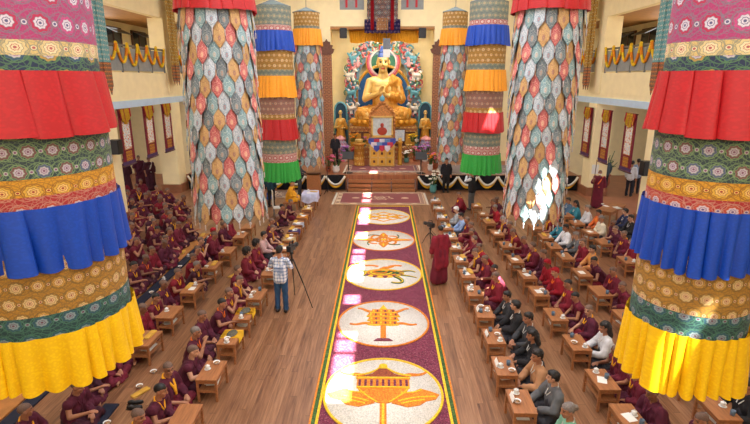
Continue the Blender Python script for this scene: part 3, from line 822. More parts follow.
def drumbanner(name, label, x, y, tiers, rot=0.):
    t = thing(name, label, 'banner', (x, y, 0), rot, 'drum banners hung along the nave')
    for i, tr in enumerate(tiers):
        k = tr[0]
        if k == 'band':
            _, m, r, z0, z1 = tr; bm = BM(); drum(bm, r, r, z0, z1); obj('brocade_band', bm, m, t)
        elif k == 'skirt':
            _, m, r, rb, z0, z1, pl, dp = tr; bm = BM(); skirt(bm, r, rb, z0, z1, pl, dp, i*1.7+x, .02, PLEAT if m is SK_RED else ROUND); obj('pleated_skirt', bm, m, t)
        elif k == 'tabs':
            _, r, ztop, zbot, n, rows, L, shift = tr
            for q in range(rows):
                z = ztop - (ztop-zbot-L)*q/(rows-1)
                rr = r[0] + (r[1]-r[0])*q/(rows-1)
                bm = BM(); tabrow(bm, rr, z, n, L, (q % 2)*PI/n, q, shift); obj('pendant_tier', bm, TABS + [TASSEL], t)
            bm = BM(); drum(bm, r[1]-.06, r[0]-.06, zbot+.1, ztop); obj('lining', bm, LINING, t)
        elif k == 'cap':
            _, m, r, z, h = tr; bm = BM(); hexcap(bm, r, z, h); obj('top_cap', bm, m, t)
            bm = BM(); cone(bm, (0, 0, z+h-.02), (0, 0, ZC), .012, .012, 6); obj('hanging_cord', bm, STEEL, t)
    return t
def big(x, y, r, dz, hem, label, rot):
    Z = lambda z: z + dz
    drumbanner('striped_drum_banner', label, x, y, [
        ('skirt', SK_YEL, r+.01, r+.03, hem, Z(2.86), 30, .11), ('band', B_TEAL, r, Z(2.8), Z(3.10)), ('band', B_GOLD, r, Z(3.10), Z(3.75)),
        ('skirt', SK_BLUE, r+.01, r+.03, Z(3.58), Z(4.26), 26, .10), ('band', B_RED, r, Z(4.2), Z(4.38)), ('band', B_ORANGE, r, Z(4.38), Z(4.56)), ('band', B_GREEN, r, Z(4.56), 5.2),
        ('skirt', SK_RED, r+.01, r+.05, 5.05, 5.67, 16, .11), ('band', B_NAVY, r, 5.63, 5.81), ('band', B_PALE, r, 5.81, 5.95), ('band', B_MAG, r, 5.95, 7.6),
        ('skirt', SK_RED, r+.02, r+.12, Z(7.5), Z(8.2), 18, .075), ('cap', B_GOLD, r, Z(8.2), .5)], rot)
big(-4.0, 5.5, .85, .07, 2.3, 'big striped drum banner with yellow hem, close by on the left', .3)
big(3.61, 5.5, .605, .03, 2.17, 'big striped drum banner with yellow hem, close by on the right', 1.1)
def patch(x, y, r, zt, zb, n, rows, L, shift, label, top, rot):
    drumbanner('patchwork_drum_banner', label, x, y, [('tabs', r, zt, zb, n, rows, L, shift)] + top, rot)
patch(-3.93, 12.4, (.78, .82), 7.3, 2.15, 20, 13, .68, 2, 'tall patchwork drum banner under a red skirt on the left side of the nave',
      [('skirt', SK_RED, .83, .88, 7.08, 7.75, 18, .08), ('band', B_MAG, .82, 7.7, 8.9), ('cap', B_GOLD, .82, 8.9, .4)], .35)
patch(3.82, 12.4, (.73, .65), 7.3, 2.15, 19, 13, .68, 2, 'tall patchwork drum banner crossed by a sunbeam on the right side of the nave',
      [('skirt', SK_RED, .78, .82, 7.06, 7.75, 17, .08), ('band', B_MAG, .76, 7.7, 8.9), ('cap', B_GOLD, .76, 8.9, .4)], 1.0)
def striped(x, dz, r, label):
    Z = lambda z: z+dz + (8-z)*.03*(dz > 0)
    drumbanner('striped_drum_banner', label, x, 19.2, [
        ('skirt', SK_GREEN, r+.01, r+.07, Z(1.78), Z(2.52), 26, .09), ('band', B_ROSEW, r, Z(2.48), Z(2.84)), ('band', B_SLATE, r, Z(2.84), Z(3.5)),
        ('skirt', SK_RED, r+.01, r+.07, Z(3.38), Z(4.12), 20, .07), ('band', B_GOLD, r, Z(4.08), Z(4.3)), ('band', B_DULLRED, r, Z(4.3), Z(5.0)),
        ('skirt', SK_ORANGE, r+.01, r+.07, Z(4.92), Z(5.68), 26, .08), ('band', B_SLATE, r, Z(5.64), Z(5.9)), ('band', B_GOLD, r, Z(5.9), Z(6.65)),
        ('skirt', SK_BLUE, r+.01, r+.07, Z(6.55), Z(7.24), 26, .08), ('band', B_ROSEW, r, Z(7.2), Z(7.42)), ('band', B_SLATE, r, Z(7.42), Z(8.06)), ('cap', B_SLATE, r*.95, Z(8.06), .26)])
striped(-4.03, 0, .66, 'striped drum banner with green hem, left of the statue')
striped(3.75, .14, .68, 'striped drum banner with green hem, right of the statue')
for x, r, zb, label in ((-3.76, .62, 1.2, 'slim patchwork drum banner with orange collar, left of the shrine steps'), (3.42, .6, 1.45, 'slim patchwork drum banner with orange collar, right of the shrine steps')):
    patch(x, 25.7, (r, r), 7.3, zb, 13, 14, .66, 2, label, [('skirt', SK_ORANGE, r+.03, r+.09, 7.12, 7.88, 26, .08), ('band', B_SLATE, r, 7.8, 8.0), ('band', B_GOLD, r, 8.0, 8.63), ('cap', B_SLATE, r, 8.63, .25)], .2)
# ---------------------------------------------------------------- raised platform, steps, rugs
PZ = .78
PLATWOOD = planks('platform_planks', 'x', .16, 2.4, [(.05, lin((96, 56, 38))), (.4, lin((150, 92, 62))), (.95, lin((182, 122, 84)))], .4)
bm = BM(); box(bm, -10.2, 10, 25.32, 34.4, 0, PZ); struct('floor_platform', bm, PLATWOOD)
t = thing('altar_steps', 'orange brown wooden steps up to the shrine platform', 'steps', (-.1, 25.3, 0))
bm = BM()
for k in range(3): box(bm, -1.7, 1.7, -.48+.16*k, 0, .2*k, .2*k+.16)
obj('tread', bm, TABLEWOOD, t)
for x in (-1.72, -.5, .5, 1.72): bm = BM(); prism(bm, [(-.5, 0), (0, 0), (0, .6), (-.04, .6), (-.5, .17)], -.03, .03, 0, Matrix.Translation((x, 0, 0)) @ Matrix.Rotation(PI/2, 4, 'Z') @ Matrix.Rotation(PI/2, 4, 'X')); obj('stringer', bm, TIMBER, t)
BLACKCLOTH = cloth('black_cloth', (34, 32, 38), .9)
SWAGW = satin('white_swag_silk', (236, 232, 220)); SWAGY = satin('yellow_swag_silk', (240, 186, 40))
def skirting(x0, x1, label):
    t = thing('platform_drape', label, 'drape', (0, 25.25, 0))
    bm = BM(); n = int((x1-x0)/.08); top = []; bot = []
    for k in range(n+1):
        x = x0 + (x1-x0)*k/n; y = .02*sin(k*1.3); top.append(bm.verts.new((x, y, PZ+.02))); bot.append(bm.verts.new((x, y*1.6-.01, .03)))
    for k in range(n): bm.faces.new((bot[k], bot[k+1], top[k+1], top[k])).smooth = True
    bmesh.ops.solidify(bm, geom=bm.faces[:], thickness=.015); obj('cloth', bm, BLACKCLOTH, t)
    m = max(1, round((x1-x0)/1.05))
    for k in range(m):
        a = x0 + (x1-x0)*k/m; b = x0 + (x1-x0)*(k+1)/m
        for nm, mt, dr, r, dy in (('yellow_swag', SWAGY, .58, .06, -.07), ('white_swag', SWAGW, .44, .055, -.11)):
            bm = BM(); tube(bm, swag((a+.02, dy, PZ-.03), (b-.02, dy, PZ-.03), dr, 14), r, 8); obj(nm, bm, mt, t)
skirting(1.75, 9.9, 'black drape with white and yellow swags on the platform front, right of the steps')
skirting(-10.1, -1.95, 'black drape with white and yellow swags on the platform front, left of the steps')
def rug(x, y, z, hx, hy, m, label, name='rug'):
    t = thing(name, label, 'rug', (x, y, z))
    bm = BM(); box(bm, -hx, hx, -hy, hy, .0, .02); obj('pile', bm, m, t)
    bm = BM()
    for s in (-1, 1):
        for k in range(int(hy*2/.06)):
            yy = -hy + .03 + k*.06; box(bm, s*hx, s*(hx+.09), yy-.012, yy+.012, .0, .008)
    tag(obj('fringe', bm, SWAGW, t), kind='stuff')
rug(-.15, 23.45, 0.0, 2.15, 1.25, rugmat('floor_rug', (128, 32, 42), (150, 110, 90), (214, 186, 150), 2.15, 1.25), 'crimson rug with cream border on the floor before the shrine steps')
rug(-.05, 27.15, PZ, 2.0, 1.25, rugmat('platform_rug', (122, 30, 44), (90, 40, 52), (206, 170, 140), 2.0, 1.25), 'crimson rug on the platform in front of the golden throne')
rug(-4.9, 24.2, 0.0, .55, .75, rugmat('side_rug', (120, 70, 62), (90, 56, 52), (196, 170, 140), .55, .75), 'small faded rug beside the lectern')
rug(6.2, 27, PZ, 3.2, 1.4, rugmat('grey_rug', (132, 122, 128), (98, 88, 100), (186, 176, 170), 3.2, 1.4), 'grey patterned carpet on the right wing of the platform')

# ---------------------------------------------------------------- the great statue
SC = 2.3
BX, BY, BZ = -.05, 32.2, 3.07
statue = thing('golden_statue', 'great golden seated statue with hands at the chest before an ornate halo', 'statue', (BX, BY, BZ))
# seated figure facing -y, modelled directly at its real size
def v(x, y, z): return Vector((x, y, z))
hc = v(0, -.16, 3.0); FH = Matrix.Translation(hc) @ Matrix.Rotation(-PI/2, 4, 'Z') @ Matrix.Rotation(.02, 4, 'Y'); K = 4.8
bp = [('c', v(0, 0, .5), v(0, -.02, 1.5), .62, .56), ('c', v(-.25, 0, 1.55), v(.25, 0, 1.55), .52, .52), ('c', v(-.62, 0, 2.0), v(.62, 0, 2.0), .30, .30), ('c', v(-.3, -.12, 1.85), v(.3, -.12, 1.85), .36, .36),
      ('c', v(0, 0, 2.05), v(0, -.06, 2.6), .4, .26),
      ('c', v(-.84, 0, 1.98), v(-1.12, -.32, 1.12), .25, .2), ('c', v(-1.12, -.32, 1.12), v(-.24, -.78, 1.42), .19, .12),
      ('c', v(.84, 0, 1.98), v(1.12, -.32, 1.12), .25, .2), ('c', v(1.12, -.32, 1.12), v(.26, -.76, 1.3), .19, .13),
      ('c', v(-.3, 0, .38), v(-1.4, -.72, .3), .42, .33), ('c', v(.3, 0, .38), v(1.4, -.72, .3), .42, .33),
      ('c', v(-1.4, -.72, .26), v(.35, -1.15, .24), .3, .2), ('c', v(1.4, -.72, .26), v(-.35, -1.05, .3), .3, .2), ('e', v(0, -.4, .12), (1.5, .95, .2))]
bp += head_prims(FH, K)
bp += hand_prims(v(-.24, -.78, 1.42), v(.45, -.35, .75), 1, Vector((-.2, .6, .2)), .25, 3.4) + hand_prims(v(.26, -.76, 1.3), v(-.85, -.35, .35), -1, Vector((.1, .7, .3)), .5, 3.4)
bm = fuse(bp, .036, 2); paint_head(bm, FH, K)
obj('figure', bm, [GOLD, simple('statue_eye', (60, 50, 50), .4), simple('statue_lip', (180, 70, 60), .4)], statue)
CURLS = simple('lapis_curls', (34, 62, 120), .6, .3, 14, bmp=.6)
hb = hair_bm(FH, 'shaved', K)
bmt = fuse([('e', hc + v(0, .06, .66), (.2, .2, .2)), ('e', hc + v(0, .05, .52), (.3, .3, .14))], .03, 1)
hm = finish(hb, 'hair', CURLS); link('hair', hm, statue); obj('topknot', bmt, CURLS, statue)
bm = BM(); lathe(bm, [(0, .0), (.07, .02), (.06, .1), (0, .2)], 10, 0, True, Matrix.Translation(hc + v(0, .06, .84))); obj('jewel', bm, GOLD, statue)
ROBE = simple('statue_robe_gold', (204, 144, 50), .5, .2, 12, metal=.25)
rp = [('c', v(.84, .02, 1.98), v(1.12, -.30, 1.12), .31, .27), ('c', v(1.12, -.3, 1.12), v(.55, -.62, 1.24), .26, .2), ('c', v(.6, -.08, 2.02), v(-.3, -.32, 1.0), .33, .36), ('c', v(.6, 0, 2.0), v(.3, -.1, .7), .38, .6), ('c', v(0, 0, .55), v(0, -.02, 1.0), .68, .62),
      ('c', v(-.3, 0, .40), v(-1.38, -.7, .32), .46, .37), ('c', v(.3, 0, .40), v(1.38, -.7, .32), .46, .37), ('c', v(-1.38, -.72, .3), v(.1, -1.08, .22), .34, .22), ('c', v(1.38, -.72, .3), v(-.1, -1.02, .26), .34, .22), ('e', v(0, -.45, .1), (1.62, 1.0, .2)), ('e', v(0, -1.0, .2), (.5, .3, .22))]
bm = fuse(rp, .04, 2, folds(.09, 4, 4, 2.2, 3.3)); obj('robe', bm, ROBE, statue)
bm = BM()
lathe(bm, [(1.78, -.32), (1.85, -.26), (1.7, -.16), (1.85, -.05), (1.9, .0), (1.6, .06)], 40, 0, True, Matrix.Diagonal((1.08, .74, 1, 1)))
for k in range(26):
    a = 2*PI*k/26; ball(bm, (1.95*cos(a), 1.34*sin(a), -.1), (.2, .16, .15), 10)
obj('lotus_seat', bm, simple('lotus_gold', (222, 160, 50), .45, .15, 5, metal=.3), statue)
# halo: blue back panel, rainbow nimbus and the carved ring of scrolls
BLUEP = simple('deep_blue_panel', (22, 84, 140), .5, .15, 3)
def arch(w, h, hb, n=24):
    """outline with upright sides and a round head"""
    return [(-w, 0), (w, 0)] + [(w*cos(PI*k/n), hb + (h-hb)*sin(PI*k/n)) for k in range(n+1)]
halo = thing('carved_halo', 'carved and painted halo with coloured scrolls behind the golden statue', 'halo', (BX, BY+1.75, BZ)); halo.scale = (1.06, 1, 1.06)
bm = BM(); prism(bm, arch(1.58, 3.0, 1.4), 0, .1, 0, UPRIGHT); obj('blue_panel', bm, BLUEP, halo)
bm = BM()
for (r0, r1, mi) in ((.0, .74, 0), (.74, .84, 1), (.84, .94, 2), (.94, 1.02, 3), (1.02, 1.08, 4)):
    lathe(bm, [(r0, -.10-.01*mi), (r1, -.10-.01*mi), (r1, 0), (max(r0, .001), 0)] if r0 > 0 else [(0, -.1), (r1, -.1), (r1, 0)], 48, mi, False, Matrix.Translation((0, -.2, 3.3)) @ Matrix.Rotation(-PI/2, 4, 'X') @ Matrix.Diagonal((1, 1, -1, 1)))
obj('nimbus', bm, [simple('nimbus_green', (70, 134, 110), .5), simple('nimbus_white', (236, 226, 224), .5), simple('nimbus_pink', (222, 130, 150), .5), simple('nimbus_rose', (206, 70, 100), .5), GOLDPAINT], halo)
C_TEAL = simple('carving_teal', (104, 174, 196), .5); C_PINK = simple('carving_pink', (226, 160, 164), .5); C_RED = simple('carving_red', (196, 84, 88), .5); C_GREEN = simple('carving_green', (110, 160, 130), .5)
C_WHITE = simple('carving_white', (226, 222, 216), .5); C_BLUE = simple('carving_blue', (54, 92, 160), .5)
bm = BM()
out = []; inn = []
n = 72
for k in range(n+1):
    a = -.42 + (PI+.84)*k/n; ro = 2.32*(1+.035*sin(k*1.9)); out.append((ro*cos(a), 2.45 + ro*1.0*sin(a)))
    inn.append((1.5*cos(a), 2.3 + 1.5*sin(a)))
for q in range(n):
    pts = [out[q], out[q+1], inn[q+1], inn[q]]
    lo = [bm.verts.new((x, .02, z)) for x, z in pts]; hi = [bm.verts.new((x, -.12, z)) for x, z in pts]
    bm.faces.new(hi); bm.faces.new(lo[::-1])
    for i in range(4): bm.faces.new((lo[i], lo[(i+1) % 4], hi[(i+1) % 4], hi[i]))
bmesh.ops.remove_doubles(bm, verts=bm.verts[:], dist=1e-4)
for s in (-1, 1): prism(bm, [(s*1.5, -.2), (s*2.35, -.2), (s*2.2, .5), (s*2.35, 1.1), (s*2.1, 1.7), (s*1.5, 1.6)][::s], 0, .12, 0, UPRIGHT)
obj('backing', bm, simple('carving_ground', (110, 140, 160), .6), halo)
bm = BM(); tube(bm, [(-1.66, -.12, -.1), (-1.66, -.12, 1.4)] + [(-1.66*cos(PI*k/30), -.12, 1.4 + 1.72*sin(PI*k/30)) for k in range(31)] + [(1.66, -.12, -.1)], .085, 8); obj('gold_moulding', bm, GOLDPAINT, halo)
rnd = random.Random(4)
def scroll(bm, cx, cz, y, r, turn, ph, mi):
    """a carved cloud scroll: a spiral that thickens to its bulb"""
    pts = []
    for k in range(16):
        t = k/15; a = ph + turn*t*4.4; rr = r*(1-.78*t); pts.append((cx + rr*cos(a), y - .05 - .1*t, cz + rr*sin(a)))
    tube(bm, pts, lambda t: r*(.17+.16*t), 7, mi); ball(bm, pts[-1], r*.3, 8, (mi+1) % 6)
CM = [C_TEAL, C_PINK, C_RED, C_GREEN, C_WHITE, GOLDPAINT]
bm = BM()
for ringi, (rad, cnt, sc) in enumerate(((2.26, 34, .22), (2.0, 30, .24), (1.74, 26, .2))):
    for k in range(cnt):
        a = -.42 + (PI+.84)*(k+.5)/cnt
        scroll(bm, rad*cos(a), 2.45 + rad*sin(a), -.12-.06*ringi % .1, sc*rnd.uniform(.85, 1.25), rnd.choice((-1, 1)), rnd.uniform(0, 6), (k + ringi*2) % 5)
for s in (-1, 1):
    for k in range(9): scroll(bm, s*(1.7+.25*(k % 3)), -.05 + .2*k, -.12, rnd.uniform(.16, .24), s, rnd.uniform(0, 6), k % 5)
obj('scrollwork', bm, CM, halo)
# carved beasts and guardians riding on the scrollwork
def beast(x, z, s, m, name):
    y = -.36
    p = [('c', v(x-.2*s, y, z), v(x+.14*s, y, z+.06), .13, .12), ('c', v(x+.14*s, y, z+.06), v(x+.24*s, y-.06, z+.24), .09, .08), ('e', v(x+.27*s, y-.1, z+.3), (.12, .1, .1)), ('c', v(x+.27*s, y-.12, z+.28), v(x+.4*s, y-.15, z+.24), .06, .05)]
    for dx in (-.2, -.1, .1, .18): p.append(('c', v(x+dx*s, y, z-.05), v(x+dx*s+.03*s, y-.03, z-.3), .05, .04))
    p.append(('c', v(x-.24*s, y, z+.04), v(x-.4*s, y, z+.28), .045, .06))
    obj(name, fuse(p, .03, 1), m, halo)
for s in (-1, 1):
    beast(s*1.86, .55, -s, C_WHITE, 'carved_lion'); beast(s*1.9, 1.5, -s, C_TEAL, 'carved_beast'); beast(s*2.0, 2.55, -s, C_WHITE, 'carved_ram')
    beast(s*1.75, 3.55, -s, C_TEAL, 'carved_beast')
    p = [('c', v(s*1.55, -.35, 3.1), v(s*1.55, -.35, 3.35), .12, .1), ('e', v(s*1.55, -.38, 3.55), (.11, .1, .12)), ('c', v(s*1.55, -.35, 3.3), v(s*1.8, -.4, 3.2), .06, .04), ('c', v(s*1.55, -.35, 3.3), v(s*1.3, -.4, 3.2), .06, .04)]
    obj('carved_guardian', fuse(p, .025, 1), C_PINK, halo)
p = [('e', v(0, -.3, 4.62), (.3, .14, .22)), ('c', v(-.1, -.3, 4.6), v(-.5, -.28, 4.45), .12, .05), ('c', v(.1, -.3, 4.6), v(.5, -.28, 4.45), .12, .05), ('c', v(0, -.32, 4.75), v(0, -.32, 4.95), .09, .02)]
obj('crest', fuse(p, .03, 1), GOLDPAINT, halo)
statue.scale = (1, 1, 1.15)
# flanking standing figures in blue niches
for s, x in ((-1, -2.78), (1, 2.66)):
    w = 'left' if s < 0 else 'right'
    t = thing('standing_statue', f'small golden standing figure in a blue niche, {w} of the great statue', 'statue', (x, 32.6, 1.0))
    bm = BM(); prism(bm, arch(.40, 3.3, 2.8, 14), 0, .08, 0, Matrix.Translation((0, .35, 0)) @ UPRIGHT); obj('niche_panel', bm, simple('niche_teal', (30, 70, 96), .6), t)
    bm = BM()
    tube(bm, [(-.42, .24, .0)] + [(-.42*cos(PI*k/14), .24, 2.8+.56*sin(PI*k/14)) for k in range(15)] + [(.42, .24, 0)], .06, 8); obj('niche_frame', bm, C_TEAL, t); t.scale = (.92, .92, .92)
    Fh = Matrix.Translation((0, -.02, 2.66)) @ Matrix.Rotation(-PI/2, 4, 'Z'); k = 1.55
    p = [('c', v(0, 0, .85), v(0, 0, 2.0), .3, .2), ('c', v(-.2, 0, 2.18), v(.2, 0, 2.18), .12, .12), ('c', v(0, 0, 2.1), v(0, 0, 2.5), .12, .08), ('c', v(-.26, 0, 2.15), v(-.38, -.08, 1.65), .09, .075), ('c', v(-.38, -.08, 1.65), v(-.06, -.28, 1.75), .07, .05),
         ('c', v(.26, 0, 2.15), v(.38, -.05, 1.65), .09, .075), ('c', v(.38, -.05, 1.65), v(.12, -.28, 1.6), .07, .05), ('c', v(-.12, 0, .9), v(-.14, 0, .15), .2, .13), ('c', v(.12, 0, .9), v(.14, 0, .15), .2, .13), ('c', v(-.14, 0, .12), v(-.15, -.16, .1), .09, .06), ('c', v(.14, 0, .12), v(.15, -.16, .1), .09, .06)]
    bm = fuse(p + head_prims(Fh, k) + hand_prims(v(-.06, -.28, 1.75), v(.6, -.3, .6), 1, Vector((0, .6, .3)), .4, 1.4) + hand_prims(v(.12, -.28, 1.6), v(-.8, -.3, .2), -1, Vector((0, .6, .4)), .5, 1.4), .022, 1); paint_head(bm, Fh, k)
    obj('figure', bm, [GOLD, EYE, LIP], t)
    p = [('c', v(0, 0, .8), v(0, 0, 1.95), .34, .24), ('c', v(-.12, 0, .9), v(-.14, 0, .3), .25, .2), ('c', v(.12, 0, .9), v(.14, 0, .3), .25, .2), ('c', v(.2, 0, 2.15), v(.4, -.06, 1.6), .14, .12), ('c', v(.2, -.04, 2.15), v(-.1, -.1, 1.6), .13, .18)]
    obj('robe', fuse(p, .026, 2, folds(.04, 8, 8, 3, s)), ROBE, t)
    bm = BM(); lathe(bm, [(.5, -.22), (.5, -.1), (.4, -.04), (.5, .06), (.42, .1)], 20); obj('lotus_seat', bm, C_PINK, t)
    # carved column with cloud base beside the niche
    t = thing('carved_pilaster', f'brown patterned pilaster with carved capital, {w} edge of the shrine alcove', 'pilaster', (-3.27 if s < 0 else 3.07, 29.9, PZ))
    bm = BM(); box(bm, -.27, .27, -.08, .08, .0, 6.2); uvbox(bm); obj('shaft', bm, brocade('pilaster_pattern', (186, 130, 90), (140, 84, 60), (200, 150, 110), (150, 70, 60), (120, 80, 60), (.26, .26)), t)
    bm = BM(); prism(bm, [(-.22, 0), (.22, 0), (.36, .1), (.44, .3), (.3, .36), (.36, .52), (.2, .55), (.2, .7), (.08, .72), (0, .86), (-.08, .72), (-.2, .7), (-.2, .55), (-.36, .52), (-.3, .36), (-.44, .3), (-.36, .1)], 0, .16, 0, Matrix.Translation((0, .05, 6.1)) @ UPRIGHT)
    obj('capital', bm, simple('capital_brown', (110, 72, 56), .6, .3, 9), t)
# ---------------------------------------------------------------- canopy, hangings above
t = thing('silk_canopy', 'pleated yellow silk canopy over the golden statue', 'canopy', (0, 30.6, 0))
bm = BM(); uvl = bm.loops.layers.uv.verify(); n = 150; rows = []
path = [(-2.0, 1.2), (-2.05, .0)] + [(-2.05 + 4.1*k/40, -.12*sin(PI*k/40)) for k in range(41)] + [(2.05, 1.2)]
tot = [0]
for p, q in zip(path, path[1:]): tot.append(tot[-1] + math.dist(p, q))
def along(s):
    for i in range(len(path)-1):
        if s <= tot[i+1] + 1e-9:
            f = (s-tot[i])/(tot[i+1]-tot[i]); return path[i][0]*(1-f) + path[i+1][0]*f, path[i][1]*(1-f) + path[i+1][1]*f
    return path[-1]
for j in range(5):
    row = []
    for k in range(n*3+1):
        s = tot[-1]*k/(n*3); x, y = along(s); wv = sin(k*2*PI/9)
        drop = .66 + .06*cos((x/2.05)*PI*2.5)
        tt = j/4; row.append(bm.verts.new((x*(1-.04*tt), y - .035*wv*(.3+tt) - .05*tt, 8.26 - drop*tt)))
    rows.append(row)
for j in range(4):
    for k in range(n*3):
        f = bm.faces.new((rows[j+1][k], rows[j+1][k+1], rows[j][k+1], rows[j][k])); f.smooth = True
        for l, c in zip(f.loops, ((k, j+1), (k+1, j+1), (k+1, j), (k, j))): l[uvl].uv = (c[0]*.03, c[1]*.16)
obj('valance', bm, satin('canopy_yellow', (244, 178, 30)), t)
bm = BM(); box(bm, -2.05, 2.05, -.1, 1.2, 8.24, 8.3); obj('top_frame', bm, SOFFIT, t)
t = thing('embroidered_hanging', 'blue embroidered silk hanging with red ribbons above the shrine opening', 'hanging', (-.1, 29.6, 0))
def sheet(name, x0, x1, z0, z1, m, y=0., wave=.03, par=t):
    bm = BM(); uvl = bm.loops.layers.uv.verify(); n = 24; A = []; B = []
    for k in range(n+1):
        x = x0 + (x1-x0)*k/n; yy = y + wave*sin(k*1.4); A.append(bm.verts.new((x, yy, z1))); B.append(bm.verts.new((x, yy*1.2, z0 + .03*sin(k*2))))
    for k in range(n):
        f = bm.faces.new((B[k], B[k+1], A[k+1], A[k])); f.smooth = True
        for l in f.loops: l[uvl].uv = (l.vert.co.x, l.vert.co.z)
    bmesh.ops.solidify(bm, geom=bm.faces[:], thickness=.01); return obj(name, bm, m, par)
INDIGO = brocade('indigo_brocade', (52, 52, 128), (110, 96, 170), (200, 180, 210), (150, 70, 120), (80, 90, 170), (.2, .2))
sheet('skirt_panel', -1.0, 1.0, 8.03, 8.75, INDIGO)
sheet('upper_panel', -.85, .85, 8.6, 10.7, brocade('rainbow_brocade', (120, 70, 96), (206, 196, 170), (226, 210, 200), (60, 110, 130), (180, 60, 70), (.34, .28), (70, 120, 150)), -.02)
sheet('crest_panel', -.33, .33, 8.17, 8.82, brocade('peach_brocade', (228, 176, 120), (200, 110, 70), (250, 230, 200), (170, 80, 60), (220, 150, 90), (.22, .22)), -.06)
for x in (-.56, .55): sheet('ribbon', x-.09, x+.09, 8.18, 10.6, satin('red_ribbon', (198, 30, 44)), -.09, .01)
t = thing('hanging_box', 'grey and white box hung on a cord before the statue\'s halo', 'box', (.14, 29.3, 6.72))
bm = BM(); box(bm, -.2, .2, -.2, .2, .42, 1.0); obj('upper_body', bm, simple('grey_box', (112, 118, 124), .6), t)
bm = BM(); box(bm, -.19, .19, -.19, .19, 0, .44); obj('lower_body', bm, PAPER, t)
bm = BM(); cone(bm, (0, 0, .98), (0, 0, ZC-6.72), .01, .01, 6); obj('cord', bm, STEEL, t)

# ---------------------------------------------------------------- altar under the statue, throne, offerings
SHELF = simple('painted_altar', (110, 70, 54), .5, .3, 5)
t = thing('shrine_altar', 'painted two-tier altar carrying the golden statue', 'altar', (BX, 32.2, PZ))
bm = BM(); box(bm, -2.0, 2.0, -1.0, 1.9, 0, 1.62); obj('body', bm, SHELF, t)
bm = BM(); box(bm, -2.08, 2.08, -1.1, 1.9, 1.62, 1.92); uvbox(bm); obj('cornice', bm, brocade('altar_cornice', (120, 60, 50), (210, 150, 60), (230, 200, 110), (60, 100, 110), (160, 60, 50), (.25, .25)), t)
bm = BM(); box(bm, -2.02, 2.02, -1.7, -1.0, 0, .75); uvbox(bm); obj('lower_shelf', bm, brocade('altar_cloth', (140, 70, 50), (206, 150, 70), (226, 190, 120), (120, 50, 50), (90, 60, 60), (.3, .3)), t)
for k in range(5):
    bm = BM(); x = -1.7 + .85*k; box(bm, x-.34, x+.34, -1.02, -.98, .85, 1.5); obj('panel', bm, GOLDPAINT, t)
TH = 28.3
t = thing('golden_throne', 'carved golden throne with a portrait and a brocade apron before the altar', 'throne', (-.09, TH, PZ))
bm = BM(); box(bm, -.66, .66, 0, .95, 0, 1.5); obj('seat_box', bm, GOLDPAINT, t)
bm = BM(); prism(bm, [(-.74, 0), (-.62, 0), (-.62, 1.45), (.62, 1.45), (.62, 0), (.74, 0), (.76, 1.6), (.6, 1.95), (.35, 2.1), (.18, 2.3), (0, 2.5), (-.18, 2.3), (-.35, 2.1), (-.6, 1.95), (-.76, 1.6)], 0, .12, 0, Matrix.Translation((0, .95, 1.2)) @ UPRIGHT)
for s in (-1, 1):
    for k in range(7): ball(bm, (s*.7, .80, 1.35+.22*k), (.07, .06, .1), 8)
    for k in range(5): ball(bm, (s*(.62-.13*k), .80, 2.92+.13*k), (.09, .06, .08), 8)
obj('carved_back', bm, simple('carved_gilt', (196, 132, 70), .5, .4, 20, metal=.2), t)
fin = obj('finial', fuse([('e', v(0, .84, 3.68), (.16, .08, .16)), ('c', v(0, .84, 3.75), v(0, .84, 3.95), .06, .015)], .02, 1), C_TEAL, t)
bm = BM(); box(bm, -.55, .55, .78, .82, 1.62, 2.62); obj('portrait', bm, simple('portrait_ground', (196, 206, 206), .6), t)
pr = obj('portrait_figure', fuse([('e', v(0, .765, 1.86), (.3, .02, .24)), ('e', v(0, .765, 2.2), (.11, .02, .13))], .012, 1), simple('portrait_robe', (170, 60, 40), .6), t)
bm = BM()
for a, b, c, d in ((-.62, -.53, 1.55, 2.68), (.53, .62, 1.55, 2.68), (-.62, .62, 1.52, 1.62), (-.62, .62, 2.62, 2.72)): box(bm, a, b, .74, .84, c, d)
obj('portrait_frame', bm, GOLD, t)
# the desk in front: lattice doors and a patchwork apron
desk = thing('golden_desk', 'golden lattice table with a blue and red brocade apron before the throne', 'table', (-.09, TH-.45, PZ))
bm = BM(); box(bm, -.66, .66, 0, .42, .08, 1.5); obj('body', bm, simple('desk_gold', (226, 180, 72), .45, .12, 6, metal=.25), desk)
bm = BM()
for x in (-.66, -.22, .22, .66): box(bm, x-.04, x+.04, -.03, .02, .02, 1.5)
for z in (.06, .52, .98, 1.46): box(bm, -.68, .68, -.03, .02, z-.04, z+.04)
obj('lattice', bm, GOLD, desk)
bm = BM()
for i in range(3):
    for j in range(2): box(bm, -.5+.44*i, -.38+.44*i, -.015, .02, .22+.46*j, .36+.46*j)
obj('dark_inlay', bm, TIMBER, desk)
bm = BM(); uvl = bm.loops.layers.uv.verify()
for row in range(3):
    nrow = 5 - row
    for k in range(nrow):
        x = (k-(nrow-1)/2)*.3; z = 1.56 - row*.18; y = -.05-.015*row
        pts = [(x-.16, z), (x-.16, z-.2), (x, z-.36), (x+.16, z-.2), (x+.16, z)]
        prism(bm, pts, 0, .014, (k+row*2) % 4, Matrix.Translation((0, y, 0)) @ UPRIGHT)
obj('apron', bm, [cloth('apron_blue', (70, 84, 170)), cloth('apron_red', (190, 60, 80)), cloth('apron_white', (216, 214, 222)), cloth('apron_sky', (110, 150, 200))], desk)
bm = BM(); box(bm, -.74, .74, -.06, .46, 1.5, 1.56); obj('top', bm, INDIGO, desk)
